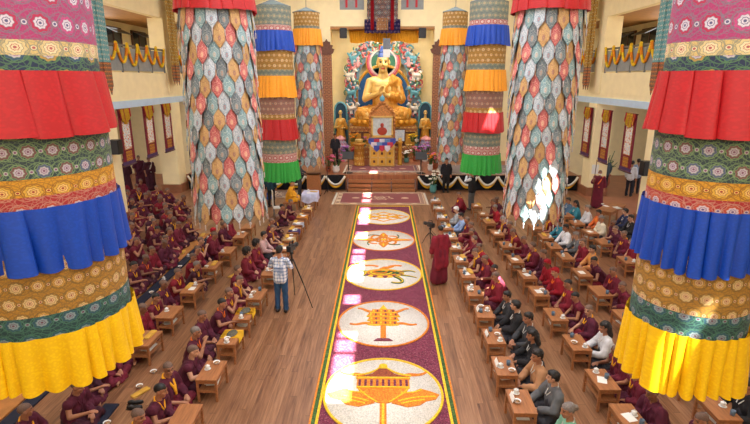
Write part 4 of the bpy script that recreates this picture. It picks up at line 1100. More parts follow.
# side stands beside the throne
for s, x in ((-1, -1.38), (1, .98)):
    w = 'left' if s < 0 else 'right'
    if s < 0:
        t = thing('offering_stand', f'gold and red draped offering stand {w} of the throne', 'stand', (x, TH-.1, PZ))
        bm = BM(); lathe(bm, [(.34, 0), (.3, .1), (.27, 1.15), (.36, 1.2), (.36, 1.28)], 16); uvbox(bm); obj('drape', bm, brocade('stand_brocade', (216, 160, 50), (160, 60, 40), (240, 210, 120), (190, 50, 50), (230, 190, 80), (.18, .3)), t)
        bm = BM(); lathe(bm, [(.12, 1.28), (.2, 1.36), (.24, 1.46), (.2, 1.5)], 14); obj('bowl', bm, GOLD, t)
    else:
        t = thing('gilt_pillar_stand', f'slim gold stand {w} of the throne', 'stand', (x-.05, TH+.1, PZ))
        bm = BM(); lathe(bm, [(.16, 0), (.12, .1), (.1, 1.2), (.15, 1.3), (.13, 1.36)], 12); obj('shaft', bm, GOLDPAINT, t)
        bm = BM(); ball(bm, (0, 0, 1.45), (.12, .12, .12), 10); obj('globe', bm, GOLD, t)
# flowers
FCOL = {'orange': MARI_O, 'yellow': MARI_Y, 'pink': simple('pink_petal', (226, 110, 150), .6, .2, 30), 'white': simple('white_petal', (240, 236, 226), .6, .1, 30), 'red': simple('red_petal', (196, 40, 50), .6, .2, 30), 'violet': simple('violet_petal', (170, 110, 190), .6, .2, 30)}
POTS = {'teal': simple('teal_glaze', (90, 160, 160), .3, .1, 6), 'white': WHITE, 'clay': simple('clay_pot', (170, 96, 66), .7), 'gold': GOLDPAINT}
def plant(x, y, z, h, r, pot, flower, label, seed=0, name='flower_vase', cat='flowers'):
    t = thing(name, label, cat, (x, y, z)); q = random.Random(seed)
    ph = h*.36
    bm = BM(); lathe(bm, [(r*.34, 0), (r*.5, ph*.45), (r*.42, ph*.85), (r*.52, ph), (r*.44, ph), (r*.3, ph*.6)], 14); obj('pot', bm, POTS[pot], t)
    bm = BM(); tips = []
    for k in range(14):
        a = q.uniform(0, 6.28); rr = r*q.uniform(.25, 1.0); zz = h*q.uniform(.62, 1.0); p0 = v(r*.15*cos(a), r*.15*sin(a), ph*.6); p1 = v(rr*cos(a), rr*sin(a), zz)
        m = p0.lerp(p1, .55) + v(0, 0, h*.08); tube(bm, [p0, m, p1], .008+.004*h, 5); tips.append(p1)
        # a pair of leaves on each stem
        for s in (-1, 1):
            d = v(-sin(a)*s, cos(a)*s, .4).normalized()*r*.45; wd = v(cos(a), sin(a), 0)*r*.12
            b = m + v(0, 0, .0); f = [bm.verts.new(c) for c in (b, b+d*.5+wd, b+d, b+d*.5-wd)]; bm.faces.new(f)
    obj('foliage', bm, LEAF, t)
    if flower:
        bm = BM()
        for p in tips[:10]:
            for k in range(5):
                a = 2*PI*k/5; ball(bm, p + v(cos(a), sin(a), .2)*r*.14, (r*.14, r*.14, r*.09), 6)
            ball(bm, p + v(0, 0, r*.06), r*.09, 6)
        tag(obj('blossom', bm, FCOL[flower], t), kind='stuff')
    return t
k = 0
for x, y, z, h, r, p, f, lb in [
    (2.5, 24.7, 0, 1.15, .36, 'teal', 'white', 'white flowers in a big teal pot on the floor right of the steps'),
    (-2.5, 26.0, PZ, 1.0, .4, 'white', 'pink', 'pink orchids in a white pot at the left platform corner'),
    (-2.95, 26.3, PZ, .8, .3, 'clay', 'red', 'red flowers in a clay pot at the far left of the platform edge'),
    (2.5, 26.6, PZ, 1.0, .3, 'white', 'orange', 'orange flowers in a white pot at the right platform corner'),
    (2.85, 27.3, PZ, .9, .34, 'clay', 'pink', 'pink flowers in a clay pot by the right platform corner'),
    (1.35, 29.4, PZ, .75, .34, 'teal', 'white', 'white bouquet standing on the platform right of the throne'),
    (1.9, 29.9, PZ, .85, .3, 'clay', 'pink', 'pink bouquet at the foot of the altar, right side'),
    (2.45, 29.6, PZ, 1.1, .42, 'white', 'violet', 'violet flowers in front of the right standing figure'),
    (-2.3, 29.7, PZ, 1.0, .42, 'white', 'violet', 'violet flowers in front of the left standing figure'),
    (-1.75, 30.0, PZ, .8, .32, 'gold', 'red', 'red bouquet in a gold vase at the foot of the altar, left side'),
    (-1.9, 30.9, PZ+.75, .8, .3, 'gold', 'orange', 'orange bouquet in a gold vase on the lower altar shelf, left'),
    (1.8, 30.9, PZ+.75, .8, .3, 'gold', 'yellow', 'yellow bouquet in a gold vase on the lower altar shelf, right'),
    (-1.2, 30.8, PZ+.75, .6, .22, 'teal', 'pink', 'pink bouquet in a teal vase on the altar shelf beside the throne'),
    (2.0, 30.7, PZ+.75, .45, .2, 'teal', 'white', 'small white bouquet on the right end of the altar shelf')]:
    k += 1; plant(x, y, z, h, r, p, f, lb, k)
for s, x in ((-1, -2.62), (1, 2.55)):
    w = 'left' if s < 0 else 'right'
    t = thing('porcelain_urn', f'large blue and pink painted urn before the {w} standing figure', 'urn', (x*1.04, 31.5, PZ))
    bm = BM(); lathe(bm, [(.26, 0), (.3, .06), (.5, .45), (.46, .8), (.3, 1.0), (.36, 1.1), (.34, 1.14)], 20); uvbox(bm); obj('body', bm, brocade('urn_paint', (206, 196, 210), (130, 140, 180), (200, 90, 110), (90, 110, 170), (220, 140, 150), (.24, .24)), t)
    bm = BM(); lathe(bm, [(.37, 1.1), (.3, 1.2), (.1, 1.3), (0, 1.36)], 16); obj('lid', bm, C_PINK, t)
t = thing('framed_picture', 'pale framed picture on the altar shelf right of the throne', 'picture', (.98, 31.0, PZ+.75))
bm = BM(); box(bm, -.36, .36, -.02, .02, .25, 1.05); obj('frame', bm, TIMBER, t)
bm = BM(); box(bm, -.3, .3, -.03, .0, .31, .99); obj('print', bm, art_mat('pale_print', [(120, 160, 200), (200, 216, 226), (220, 226, 230), (90, 120, 150)]), t)
bm = BM(); box(bm, -.05, .05, .0, .2, 0, .4); obj('stand', bm, TIMBER, t)
for k, x in enumerate((-1.0, -.75, .55, 1.45, 1.62)):
    bm = BM(); lathe(bm, [(.06, 0), (.04, .04), (.11, .12), (.12, .16), (.1, .15), (.03, .06)], 14)
    o = obj('offering_bowl', bm, GOLD, None, (x, 30.6, PZ+.75)); tag(o, 'small gold offering bowl on the front edge of the altar shelf', 'bowl', 'offering bowls on the altar shelf')
# music stands / microphone stands on the platform edge
def micstand(x, y, z, h, label):
    t = thing('microphone_stand', label, 'stand', (x, y, z))
    bm = BM(); cone(bm, (0, 0, .05), (0, 0, h), .018, .014, 8); obj('pole', bm, BLACK, t)
    for k in range(3):
        a = 2*PI*k/3; bm = BM(); cone(bm, (0, 0, .22), (.32*cos(a), .32*sin(a), .01), .014, .012, 6); obj('leg', bm, BLACK, t)
    bm = BM(); cone(bm, (0, 0, h), (.12, -.34, h+.12), .012, .012, 6); ball(bm, (.12, -.36, h+.13), (.04, .05, .04), 8); obj('microphone', bm, BLACK, t)
def monitor(x, y, z, label):
    t = thing('stage_monitor', label, 'monitor', (x, y, z))
    bm = BM(); cone(bm, (0, 0, 0), (0, 0, .75), .03, .03, 8); cone(bm, (0, 0, 0), (0, 0, .03), .26, .2, 16); obj('stand', bm, BLACK, t)
    bm = BM(); box(bm, -.3, .3, -.05, .05, .72, 1.12, 0, Matrix.Rotation(-.4, 4, 'X')); obj('screen', bm, BLACK, t)
monitor(-1.85, 25.9, PZ, 'black monitor on a stand at the left of the shrine steps')
monitor(1.95, 25.85, PZ, 'black monitor on a stand at the right of the shrine steps')
t = thing('edge_rail', 'thin pale rail along the platform edge above the steps', 'rail', (0, 25.45, PZ))
bm = BM(); cone(bm, (-2.0, 0, .18), (2.05, 0, .18), .022, .022, 8); obj('bar', bm, simple('pale_metal', (190, 186, 180), .4), t)
for x in (-1.9, -.6, .6, 1.95): bm = BM(); cone(bm, (x, 0, 0), (x, 0, .18), .015, .015, 6); obj('post', bm, simple('pale_metal', (190, 186, 180), .4), t)
# lectern
t = thing('lectern', 'orange brown wooden lectern with a speaker behind it', 'lectern', (-3.42, 24.1, 0))
bm = BM(); box(bm, -.32, .32, -.24, .24, .06, 1.05); obj('body', bm, TABLEWOOD, t)
bm = BM(); box(bm, -.36, .36, -.28, .28, 0, .06); obj('plinth', bm, TIMBER, t)
bm = BM(); box(bm, -.36, .36, -.3, .28, 1.08, 1.12, 0, Matrix.Rotation(-.16, 4, 'X')); obj('desk_top', bm, TIMBER, t)
micstand(-2.8, 24.5, 0, 1.2, 'microphone stand beside the wooden lectern')
# potted palm by the right gallery doors
plant(11.6, 26.2, 0, 1.9, .75, 'clay', None, 'tall green palm in a clay pot under the right gallery', 77, 'potted_palm', 'plant')
bm = BM(); box(bm, 10.1, 10.42, 24.13, 24.15, 1.1, 1.55); tag(obj('paper_notice', bm, PAPER), 'white paper notice taped to the right pillar', 'notice')
# ---------------------------------------------------------------- petal carpet
CX = .03
PET_MAROON = petals('maroon_petals', [(116, 36, 66), (98, 28, 58), (134, 48, 78), (110, 40, 60), (84, 24, 50), (150, 84, 100), (124, 40, 70)], 55)
PET_WHITE = petals('white_petals', [(236, 234, 228), (226, 224, 216), (244, 242, 238), (210, 210, 204)], 60)
PET_ORANGE = petals('orange_petals', [(232, 140, 36), (220, 122, 30), (240, 160, 50), (206, 110, 30)], 60)
PET_YELLOW = petals('yellow_petals', [(246, 206, 40), (238, 190, 30), (250, 220, 70), (226, 176, 24)], 60)
PET_GREEN = petals('green_leaves', [(46, 84, 40), (64, 104, 46), (34, 66, 34), (80, 112, 50)], 50)
PET_BROWN = petals('rust_petals', [(150, 70, 44), (130, 56, 40), (170, 90, 50)], 60)
carpet = thing('flower_carpet', 'long maroon flower petal carpet with five white round emblems down the middle aisle', 'carpet', (CX, 0, 0))
Y0, Y1 = 3.0, 21.95; W = 1.25
bm = BM(); box(bm, -W, W, Y0, Y1, 0, .014); obj('petal_bed', bm, PET_MAROON, carpet)
def frame_strip(o, i, z, m, nm):
    bm = BM()
    for s in (-1, 1): box(bm, min(s*(W-o), s*(W-i)), max(s*(W-o), s*(W-i)), Y0+o, Y1-o, .0, z)
    box(bm, -W+o, W-o, Y1-i, Y1-o, 0, z); box(bm, -W+o, W-o, Y0+o, Y0+i, 0, z)
    obj(nm, bm, m, carpet)
frame_strip(-.015, .02, .03, PET_ORANGE, 'orange_border'); frame_strip(.02, .09, .026, PET_GREEN, 'green_border'); frame_strip(.09, .135, .03, PET_YELLOW, 'yellow_border')
def disc(bm, r0, r1, z0, z1, seg=72, mi=0, sy=1.):
    if r0 <= 0: lathe(bm, [(r1, z0), (r1, z1)], seg, mi, True, Matrix.Diagonal((1, sy, 1, 1)))
    else: lathe(bm, [(r0, z0), (r1, z0), (r1, z1), (r0, z1), (r0, z0)], seg, mi, False, Matrix.Diagonal((1, sy, 1, 1)))
def poly(bm, pts, z, mi=0, s=1.):
    pts = [(x*s, y*s) for x, y in pts]
    A = sum(a[0]*b[1]-b[0]*a[1] for a, b in zip(pts, pts[1:]+pts[:1]))
    prism(bm, pts if A > 0 else pts[::-1], .014, z, mi)
def mir(pts): return [(-x, y) for x, y in pts]
def band(pts, w):
    """outline of a stroke of width w along pts"""
    L = []; Rr = []
    for i, p in enumerate(pts):
        a = pts[max(i-1, 0)]; b = pts[min(i+1, len(pts)-1)]; dx, dy = b[0]-a[0], b[1]-a[1]; d = math.hypot(dx, dy) or 1
        ww = w(i/(len(pts)-1)) if callable(w) else w
        L.append((p[0]-dy/d*ww/2, p[1]+dx/d*ww/2)); Rr.append((p[0]+dy/d*ww/2, p[1]-dx/d*ww/2))
    return L + Rr[::-1]
def curve(*p, n=10):
    out = []
    for k in range(n+1):
        t = k/n; q = list(p)
        while len(q) > 1: q = [(a[0]*(1-t)+b[0]*t, a[1]*(1-t)+b[1]*t) for a, b in zip(q, q[1:])]
        out.append(q[0])
    return out
def parasol(bm):
    poly(bm, [(-.055, -.98), (.055, -.98), (.055, .1), (-.055, .1)], .026, 0); poly(bm, [(-.02, -.98), (.02, -.98), (.02, -.3), (-.02, -.3)], .032, 1)
    poly(bm, [(-.44, .12), (.44, .12), (.36, -.06), (.22, -.2), (.08, -.28), (-.08, -.28), (-.22, -.2), (-.36, -.06)], .03, 0)
    for s in (1, -1):
        w = [(.3, .04), (.5, .02), (.64, .12), (.8, .05), (.95, -.04), (.88, -.17), (.72, -.22), (.6, -.33), (.4, -.38), (.14, -.28)]
        poly(bm, w if s > 0 else mir(w), .028, 0)
        for c in (curve((.25, -.24), (.5, -.1), (.88, -.1)), curve((.3, -.0), (.55, -.02), (.66, .1)), curve((.3, -.3), (.55, -.2), (.7, -.2)), curve((.1, -.26), (.3, -.1), (.42, .1))): poly(bm, band(c if s > 0 else mir(c), .028), .036, 1)
        c = curve((.36, .47), (.5, .62), (.62, .45), (.78, .62)); poly(bm, band(c if s > 0 else mir(c), lambda t: .1-.06*t), .03, 0)
        c = curve((.04, .78), (.2, .55), (.5, .5)); poly(bm, band(c if s > 0 else mir(c), .03), .036, 1)
    poly(bm, [(-.46, .14), (.46, .14), (.46, .42), (-.46, .42)], .034, 0)
    for k in range(9): x = -.41 + k*.1025; poly(bm, [(x-.022, .17), (x+.022, .17), (x+.022, .36), (x-.022, .36)], .04, 2)
    poly(bm, band([(-.48, .42), (.48, .42)], .04), .044, 1); poly(bm, band([(-.46, .14), (.46, .14)], .035), .044, 1)
    poly(bm, [(-.46, .44), (.46, .44), (.2, .56), (.07, .72), (-.07, .72), (-.2, .56)], .03, 3)
    poly(bm, [(.08*cos(a), .8 + .08*sin(a)) for a in (2*PI*k/12 for k in range(12))], .036, 1)
def victory(bm):
    poly(bm, [(-.06, -.82), (.06, -.82), (.06, -.1), (-.06, -.1)], .026, 0)
    poly(bm, [(-.2, -.84), (.2, -.84), (.12, -.74), (-.12, -.74)], .03, 2)
    for y, w in ((-.14, .34), (.06, .36), (.26, .38), (.44, .3)):
        poly(bm, [(-w, y), (w, y), (w*.86, y+.17), (-w*.86, y+.17)], .03, 0); poly(bm, band([(-w, y), (-w*.5, y-.03), (0, y), (w*.5, y-.03), (w, y)], .03), .04, 1)
        for k in range(6): x = -w*.75 + w*1.5*k/5; poly(bm, [(x-.02, y+.04), (x+.02, y+.04), (x+.02, y+.12), (x-.02, y+.12)], .038, 2 if k % 2 else 1)
    for s in (1, -1):
        for c, w in ((curve((.3, .5), (.45, .55), (.45, .68), (.6, .66)), .09), (curve((.28, -.1), (.5, .02), (.5, -.2), (.74, -.1)), .1)): poly(bm, band(c if s > 0 else mir(c), lambda t: w*(1-.5*t)), .028, 0)
    poly(bm, [(-.1, .6), (.1, .6), (.04, .74), (0, .86), (-.04, .74)], .034, 1)
def conch(bm):
    poly(bm, [(.42*cos(a)*1.25, .02 + .4*sin(a)*.75) for a in (2*PI*k/30 for k in range(30))], .022, 4)
    for k in range(4):
        c = [((.42-.09*k)*1.15*cos(a)-.03*k, (.36-.08*k)*.75*sin(a)+.03*k) for a in (2*PI*q/24+.4*k for q in range(22))]; poly(bm, band(c, .05), .03+.003*k, (1, 0, 1, 0)[k])
    for k in range(12):
        a = -2.6 + k*.28; x, y = .44*1.1*cos(a), .02+.34*.8*sin(a)
        poly(bm, [(x+.07*cos(q), y+.05*sin(q)) for q in (2*PI*j/8 for j in range(8))], .038, 1 if k % 2 else 2)
    poly(bm, band(curve((.3, -.2), (.6, -.5), (.5, -.75), (.2, -.6)), lambda t: .12-.07*t), .034, 4); poly(bm, band(curve((.3, -.2), (.62, -.5), (.5, -.72), (.22, -.6)), .03), .04, 1)
    for s in (1, -1):
        for c, w in ((curve((.45, .1), (.7, .3), (.85, .1)), .1), (curve((.4, -.1), (.7, -.15), (.86, -.28)), .09)): poly(bm, band(c if s > 0 else mir(c), lambda t: w*(1-.6*t)), .028, 4); poly(bm, band(c if s > 0 else mir(c), .025), .034, 1)
        c = curve((.15, .5), (.3, .62), (.5, .55)); poly(bm, band(c if s > 0 else mir(c), .08), .028, 0)
    poly(bm, [(-.12, .3), (.14, .34), (.3, .5), (.0, .46)], .034, 0)
def wheel(bm):
    disc(bm, .2, .3, .014, .03, 40, 0); disc(bm, 0, .09, .014, .034, 20, 1)
    for k in range(8): a = k*PI/4; poly(bm, band([(.08*cos(a), .08*sin(a)), (.22*cos(a), .22*sin(a))], .06), .03, 0)
    for k in range(4):
        a = k*PI/2; R = .95 if k % 2 == 0 else .78
        c = [(.28, -.1), (.4, -.17), (.55, -.1), (R-.12, -.07), (R, 0), (R-.12, .07), (.55, .1), (.4, .17), (.28, .1)]
        poly(bm, [(x*cos(a)-y*sin(a), x*sin(a)+y*cos(a)) for x, y in c], .026, 0)
        c = [(.34, 0), (.5, -.04), (R-.1, 0), (.5, .04)]; poly(bm, [(x*cos(a)-y*sin(a), x*sin(a)+y*cos(a)) for x, y in c], .034, 1)
        a += PI/4
        c = curve((.28, -.12), (.55, -.32), (.62, .0), (.42, .14)); poly(bm, band([(x*cos(a)-y*sin(a), x*sin(a)+y*cos(a)) for x, y in c], .07), .028, 0)
        c = curve((.4, -.2), (.62, -.2), (.7, .05)); poly(bm, band([(x*cos(a)-y*sin(a), x*sin(a)+y*cos(a)) for x, y in c], .03), .034, 4)
def knot(bm):
    for i, (x, y) in enumerate(((0, .36), (-.36, .12), (.36, .12), (-.36, -.2), (.36, -.2), (0, -.44), (0, -.04), (-.62, -.04), (.62, -.04))):
        w, h = (.3, .26)
        poly(bm, band([(x-w, y), (x, y+h), (x+w, y), (x, y-h), (x-w, y)], .075), .026 + .002*(i % 3), 0); poly(bm, band([(x-w, y), (x, y+h), (x+w, y), (x, y-h), (x-w, y)], .028), .036, 1)
EMB = [(8.0, 1.10, parasol, 'parasol_emblem', PET_YELLOW), (10.76, 1.08, victory, 'victory_banner_emblem', PET_ORANGE), (13.8, 1.14, conch, 'conch_emblem', PET_YELLOW), (16.98, 1.11, wheel, 'wheel_emblem', PET_ORANGE), (20.1, 1.1, knot, 'knot_emblem', PET_YELLOW)]
for y, r, fn, nm, rim in EMB:
    bm = BM(); disc(bm, 0, r, .014, .02, 72, 0, 1.06); md = obj('medallion', bm, PET_WHITE, carpet, (-.02, y, 0))
    bm = BM(); disc(bm, r-.04, r+.005, .014, .034, 72, 0, 1.06); obj('rim', bm, rim, md)
    bm = BM(); fn(bm); bmesh.ops.transform(bm, matrix=Matrix.Translation((0, 0, .006)) @ Matrix.Diagonal((r*.98, r*.98, 1, 1)), verts=bm.verts[:])
    obj(nm, bm, [PET_ORANGE, PET_YELLOW, PET_MAROON, PET_BROWN, PET_GREEN], md)

# ---------------------------------------------------------------- long seat mats
NAVY = cloth('navy_runner', (22, 28, 50), .9); MATB = cloth('maroon_mat', (92, 34, 44), .9); OCHRE = cloth('ochre_mat', (176, 118, 60), .9)
def seatmat(x0, x1, y0, y1, m, label):
    bm = BM(); box(bm, x0, x1, y0, y1, 0, .035); bevel_all(bm, .012); o = obj('seat_runner', bm, m); tag(o, label, 'mat')
seatmat(-6.4, -6.14, 5.4, 17.6, NAVY, 'long navy runner on the floor between second and third row left of carpet')
seatmat(-7.3, -6.44, 5.4, 17.6, OCHRE, 'long ochre seat runner under the third row left of carpet')
seatmat(-4.92, -4.66, 5.0, 7.6, NAVY, 'short navy runner in front of the second row, under the left yellow hem')

# ---------------------------------------------------------------- low tables and what is on them
def make_table(label):
    t = thing('low_table', label, 'table')
    bm = BM(); box(bm, -.19, .19, -.32, .32, .425, .45); bevel_all(bm, .005); obj('tabletop', bm, TABLEWOOD, t)
    for sx in (-1, 1):
        for sy in (-1, 1):
            bm = BM(); box(bm, sx*.165-.02, sx*.165+.02, sy*.29-.02, sy*.29+.02, 0, .425); obj('leg', bm, TABLEWOOD, t)
    bm = BM(); box(bm, -.165, .165, -.28, .28, .20, .215); obj('shelf', bm, TABLEWOOD, t)
    bm = BM()
    for s in (-1, 1): box(bm, s*.165-.01, s*.165+.01, -.29, .29, .36, .425); box(bm, -.165, .165, s*.29-.01, s*.29+.01, .36, .425); box(bm, -.165, .165, s*.29-.01, s*.29+.01, .18, .22)
    bmesh.ops.remove_doubles(bm, verts=bm.verts[:], dist=1e-4); obj('apron', bm, TABLEWOOD, t)
    return t
TABLE0 = make_table('low honey wood table'); TFIRST = [True]
BLUEGLAZE = simple('blue_grey_glaze', (84, 108, 132), .3, .1, 12, coat=.3)
GLASS_TEA = simple('tea_glass', (150, 110, 70), .12, .1, 6)
def mk_cup():
    bm = BM(); lathe(bm, [(.022, 0), (.026, .004), (.042, .05), (.045, .07), (.041, .07), (.03, .01), (0, .01)], 14, 0, False); o = obj('teacup', bm, WHITE)
    bm = BM(); lathe(bm, [(.048, .071), (.03, .085), (.008, .09), (.01, .102), (0, .104)], 14); obj('lid', bm, WHITE, o)
    bm = BM(); lathe(bm, [(0, 0), (.035, .0), (.062, .012), (.058, .014), (.03, .004)], 14); obj('saucer', bm, WHITE, o); return o
def mk_mug():
    bm = BM(); lathe(bm, [(.03, 0), (.036, .004), (.038, .09), (.034, .09), (.032, .012), (0, .012)], 14, 0, False); o = obj('tumbler', bm, BLUEGLAZE)
    bm = BM(); tube(bm, [(.036, 0, .07), (.06, 0, .065), (.06, 0, .03), (.036, 0, .022)], .005, 6); obj('handle', bm, BLUEGLAZE, o); return o
def mk_bowl():
    bm = BM(); lathe(bm, [(.025, 0), (.03, .008), (.06, .045), (.064, .05), (.06, .05), (.03, .012), (0, .01)], 16, 0, False); o = obj('bowl', bm, WHITE)
    bm = BM(); lathe(bm, [(0, .036), (.05, .036), (.05, .034), (0, .03)], 14); obj('tea', bm, GLASS_TEA, o); return o
def mk_paper(name='paper_sheet', w=.075, h=.105):
    bm = BM(); box(bm, -w, w, -h, h, 0, .003); box(bm, -w*.96+.01, w*.96+.01, -h*.97, h*.97, .003, .005); return obj(name, bm, PAPER)
def mk_card():
    bm = BM(); prism(bm, [(-.035, 0), (-.031, 0), (0, .07), (.031, 0), (.035, 0), (.002, .078), (-.002, .078)], -.11, .11, 0, UPRIGHT)
    return obj('name_card', bm, PAPER)
YTEXT = simple('yellow_paper', (232, 206, 110), .7, .1, 20)
def mk_book():
    bm = BM(); box(bm, -.06, .06, -.17, .17, 0, .006); box(bm, -.06, .06, -.17, .17, .022, .028); o = obj('prayer_book', bm, simple('book_cover', (206, 160, 60), .6))
    bm = BM(); box(bm, -.055, .055, -.165, .165, .006, .022); obj('pages', bm, YTEXT, o); return o
def mk_stack():
    bm = BM(); q = random.Random(5)
    for k in range(6): box(bm, -.1+q.uniform(-.02, .02), .1+q.uniform(-.02, .02), -.14+q.uniform(-.02, .02), .14+q.uniform(-.02, .02), .006*k, .006*k+.0062)
    return obj('paper_stack', bm, PAPER)
def mk_bread():
    bm = fuse([('e', (0, 0, .012), (.11, .16, .02)), ('e', (-.01, -.03, .025), (.07, .08, .022)), ('e', (.02, .07, .022), (.06, .06, .02))], .01, 1, folds(.01, 40, 40, 40))
    return obj('flat_loaf', bm, simple('dark_crust', (86, 84, 70), .8, .3, 30))
def mk_cloth():
    bm = BM(); n = 16; L = []
    for k in range(n+1):
        y = -.17 + .34*k/n
        L.append([bm.verts.new((x, y, z + .004*sin(k*1.7))) for x, z in ((-.2, -.10), (-.196, .004), (0, .006), (.196, .004), (.2, -.12))])
    for a, b in zip(L, L[1:]):
        for p in range(4): bm.faces.new((a[p], a[p+1], b[p+1], b[p])).smooth = True
    bmesh.ops.solidify(bm, geom=bm.faces[:], thickness=.004); return obj('table_cloth', bm, cloth('yellow_table_cloth', (240, 186, 30), .7))
PROTO = {'cup': mk_cup(), 'mug': mk_mug(), 'bowl': mk_bowl(), 'paper': mk_paper(), 'card': mk_card(), 'book': mk_book(), 'stack': mk_stack(), 'loaf': mk_bread(), 'cloth': mk_cloth()}
PUSED = {k: False for k in PROTO}
IL = {'cup': ('white lidded teacup', 'cup', 'lidded teacups'), 'mug': ('blue grey tumbler', 'cup', 'blue grey tumblers'), 'bowl': ('white bowl of tea', 'bowl', 'bowls of tea'), 'paper': ('sheet of white paper', 'paper', 'papers on the tables'), 'card': ('white folded name card', 'card', 'name cards'), 'book': ('long yellow prayer book', 'book', 'prayer books'), 'stack': ('stack of white papers', 'papers', 'paper stacks under the tables'), 'loaf': ('dark round loaf', 'bread', 'dark loaves'), 'cloth': ('yellow cloth', 'cloth', 'yellow cloths on tables')}
def place(kind, x, y, z, rz, where):
    lb, cat, grp = IL[kind]; o = PROTO[kind]; lab = f'{lb} {where}'
    if not PUSED[kind]: PUSED[kind] = True; o.location = (x, y, z); o.rotation_euler = (0, 0, rz); tag(o, lab, cat, grp)
    else: o = copy_tree(o, (x, y, z), rz, lab, grp)
    return o
ROWN = {'L1': 'first row left of carpet', 'L2': 'second row left of carpet', 'L3': 'third row left of carpet', 'L4': 'fourth row left of carpet', 'L5': 'crowd by the left pillars',
        'R1': 'first row right of carpet', 'R2': 'second row right of carpet', 'R3': 'third row right of carpet', 'R4': 'fourth row right of carpet', 'R5': 'group by the right pillars'}
TROW = {
 'L1': (-3.12, [6.72, 8.02, 9.24, 10.3, 11.35, 12.87, 13.9, 14.85, 15.82, 16.75, 17.6, 18.6, 19.8]),
 'L2': (-4.85, [9.15, 10.35, 11.68, 13.3, 14.6, 16.12, 17.2]),
 'R1': (2.28, [6.1, 7.21, 8.26, 9.36, 10.5, 11.65, 12.8, 13.95, 15.05, 16.1, 17.2, 18.5, 19.9, 21.2]),
 'R2': (3.92, [6.85, 7.86, 9.14, 10.38, 11.65, 12.75, 13.95, 15.3, 16.55, 18.0, 19.1, 20.4]),
 'R3': (5.46, [7.1, 8.2, 9.25, 10.34, 11.7, 12.94, 14.25, 15.2, 16.2, 17.3]),
 'R4': (7.18, [9.6, 10.9, 12.3, 13.95, 15.65, 16.75, 17.9, 18.95])}
TAB = {}
q = random.Random(11)
for row, (x, ys) in TROW.items():
    s = 1 if row[0] == 'L' else -1          # s: direction in which the sitters look
    for k, y in enumerate(ys):
        xx = x + q.uniform(-.03, .03); where = f'{ORD[k]} table, {ROWN[row]}'
        desc = {'L1': 'low honey wood table', 'R1': 'low honey wood table'}.get(row, 'low wooden table')
        content = []
        if row == 'L1':
            content = [[], ['cup', 'bowl'], ['cloth', 'loaf', 'cup', 'bowl'], ['cloth', 'loaf', 'cup', 'mug'], ['cup', 'bowl', 'mug'], ['cup', 'mug', 'bowl'], ['cup', 'paper'], ['paper', 'book', 'bowl']][k] if k < 8 else ['book', 'paper', 'bowl']
        elif row == 'L2': content = [['cup', 'book'], ['cup'], ['cup', 'book', 'paper'], ['book', 'bowl'], ['cup'], ['cup', 'bowl'], ['cup']][k]
        elif row == 'R1': content = ['card', 'cup', 'bowl', 'mug'] if k in (2, 3, 4, 5) else (['cup', 'bowl', 'paper'] if k == 0 else (['card', 'cup', 'bowl'] if k == 1 else ['cup', 'mug', 'paper', 'book']))
        elif row == 'R2': content = ['mug', 'cup', 'paper'] if k < 2 else [['mug', 'bowl', 'cup'], ['mug', 'cup'], ['mug', 'bowl', 'paper'], ['mug', 'cup', 'paper'], ['mug', 'paper'], ['mug', 'cup'], ['paper', 'cup'], ['book', 'cup'], ['paper'], ['book', 'paper']][k-2]
        else: content = [['mug', 'cup'], ['mug'], ['cup', 'book'], ['mug', 'cup'], ['mug'], ['paper']][k % 6]
        lab = f'{desc}, ' + (f'{ORD[k]} in the {ROWN[row]}')
        rz = q.uniform(-.04, .04)
        if TFIRST[0]: TFIRST[0] = False; t = TABLE0; t.location = (xx, y, 0); t.rotation_euler = (0, 0, rz); tag(t, lab, 'table', 'low tables in rows')
        else: t = copy_tree(TABLE0, (xx, y, 0), rz, lab, 'low tables in rows')
        slots = [(-s*.09, -.2), (-s*.08, .02), (s*.03, .2), (s*.08, -.06)]
        zt = .4505
        if 'cloth' in content: zt = .458
        for i, it in enumerate(content):
            if it == 'cloth': place('cloth', xx, y+.1, .4515, rz, 'under the loaf on the '+where); continue
            if it == 'loaf': place('loaf', xx+.01, y+.1, .4585, rz, 'on the '+where); continue
            if it == 'card': place('card', xx+s*.12, y+.05, .4505, rz, 'on the '+where); continue
            px, py = slots[(i + k) % 4] if 'loaf' not in content else [(-.1, -.2), (.08, -.22), (0, -.24), (-.02, -.13)][i]
            if it in ('paper', 'book'): px, py = 0.02*s, (.12 if it == 'book' else -.03)
            if it == 'book' and 'paper' in content: px, py = -.1*s, .13
            zz = .4585 if ((row == 'L1' and k >= 8) or (row == 'R1' and k >= 9)) else .4505
            place(it, xx+px, y+py, zz, rz + (q.uniform(-.4, .4) if it != 'book' else q.uniform(-.1, .1)), 'on the '+where)
        if q.random() < .62 or row == 'R1': place('stack', xx, y + q.uniform(-.06, .06), .2155, q.uniform(-.2, .2), f'under the {where}')
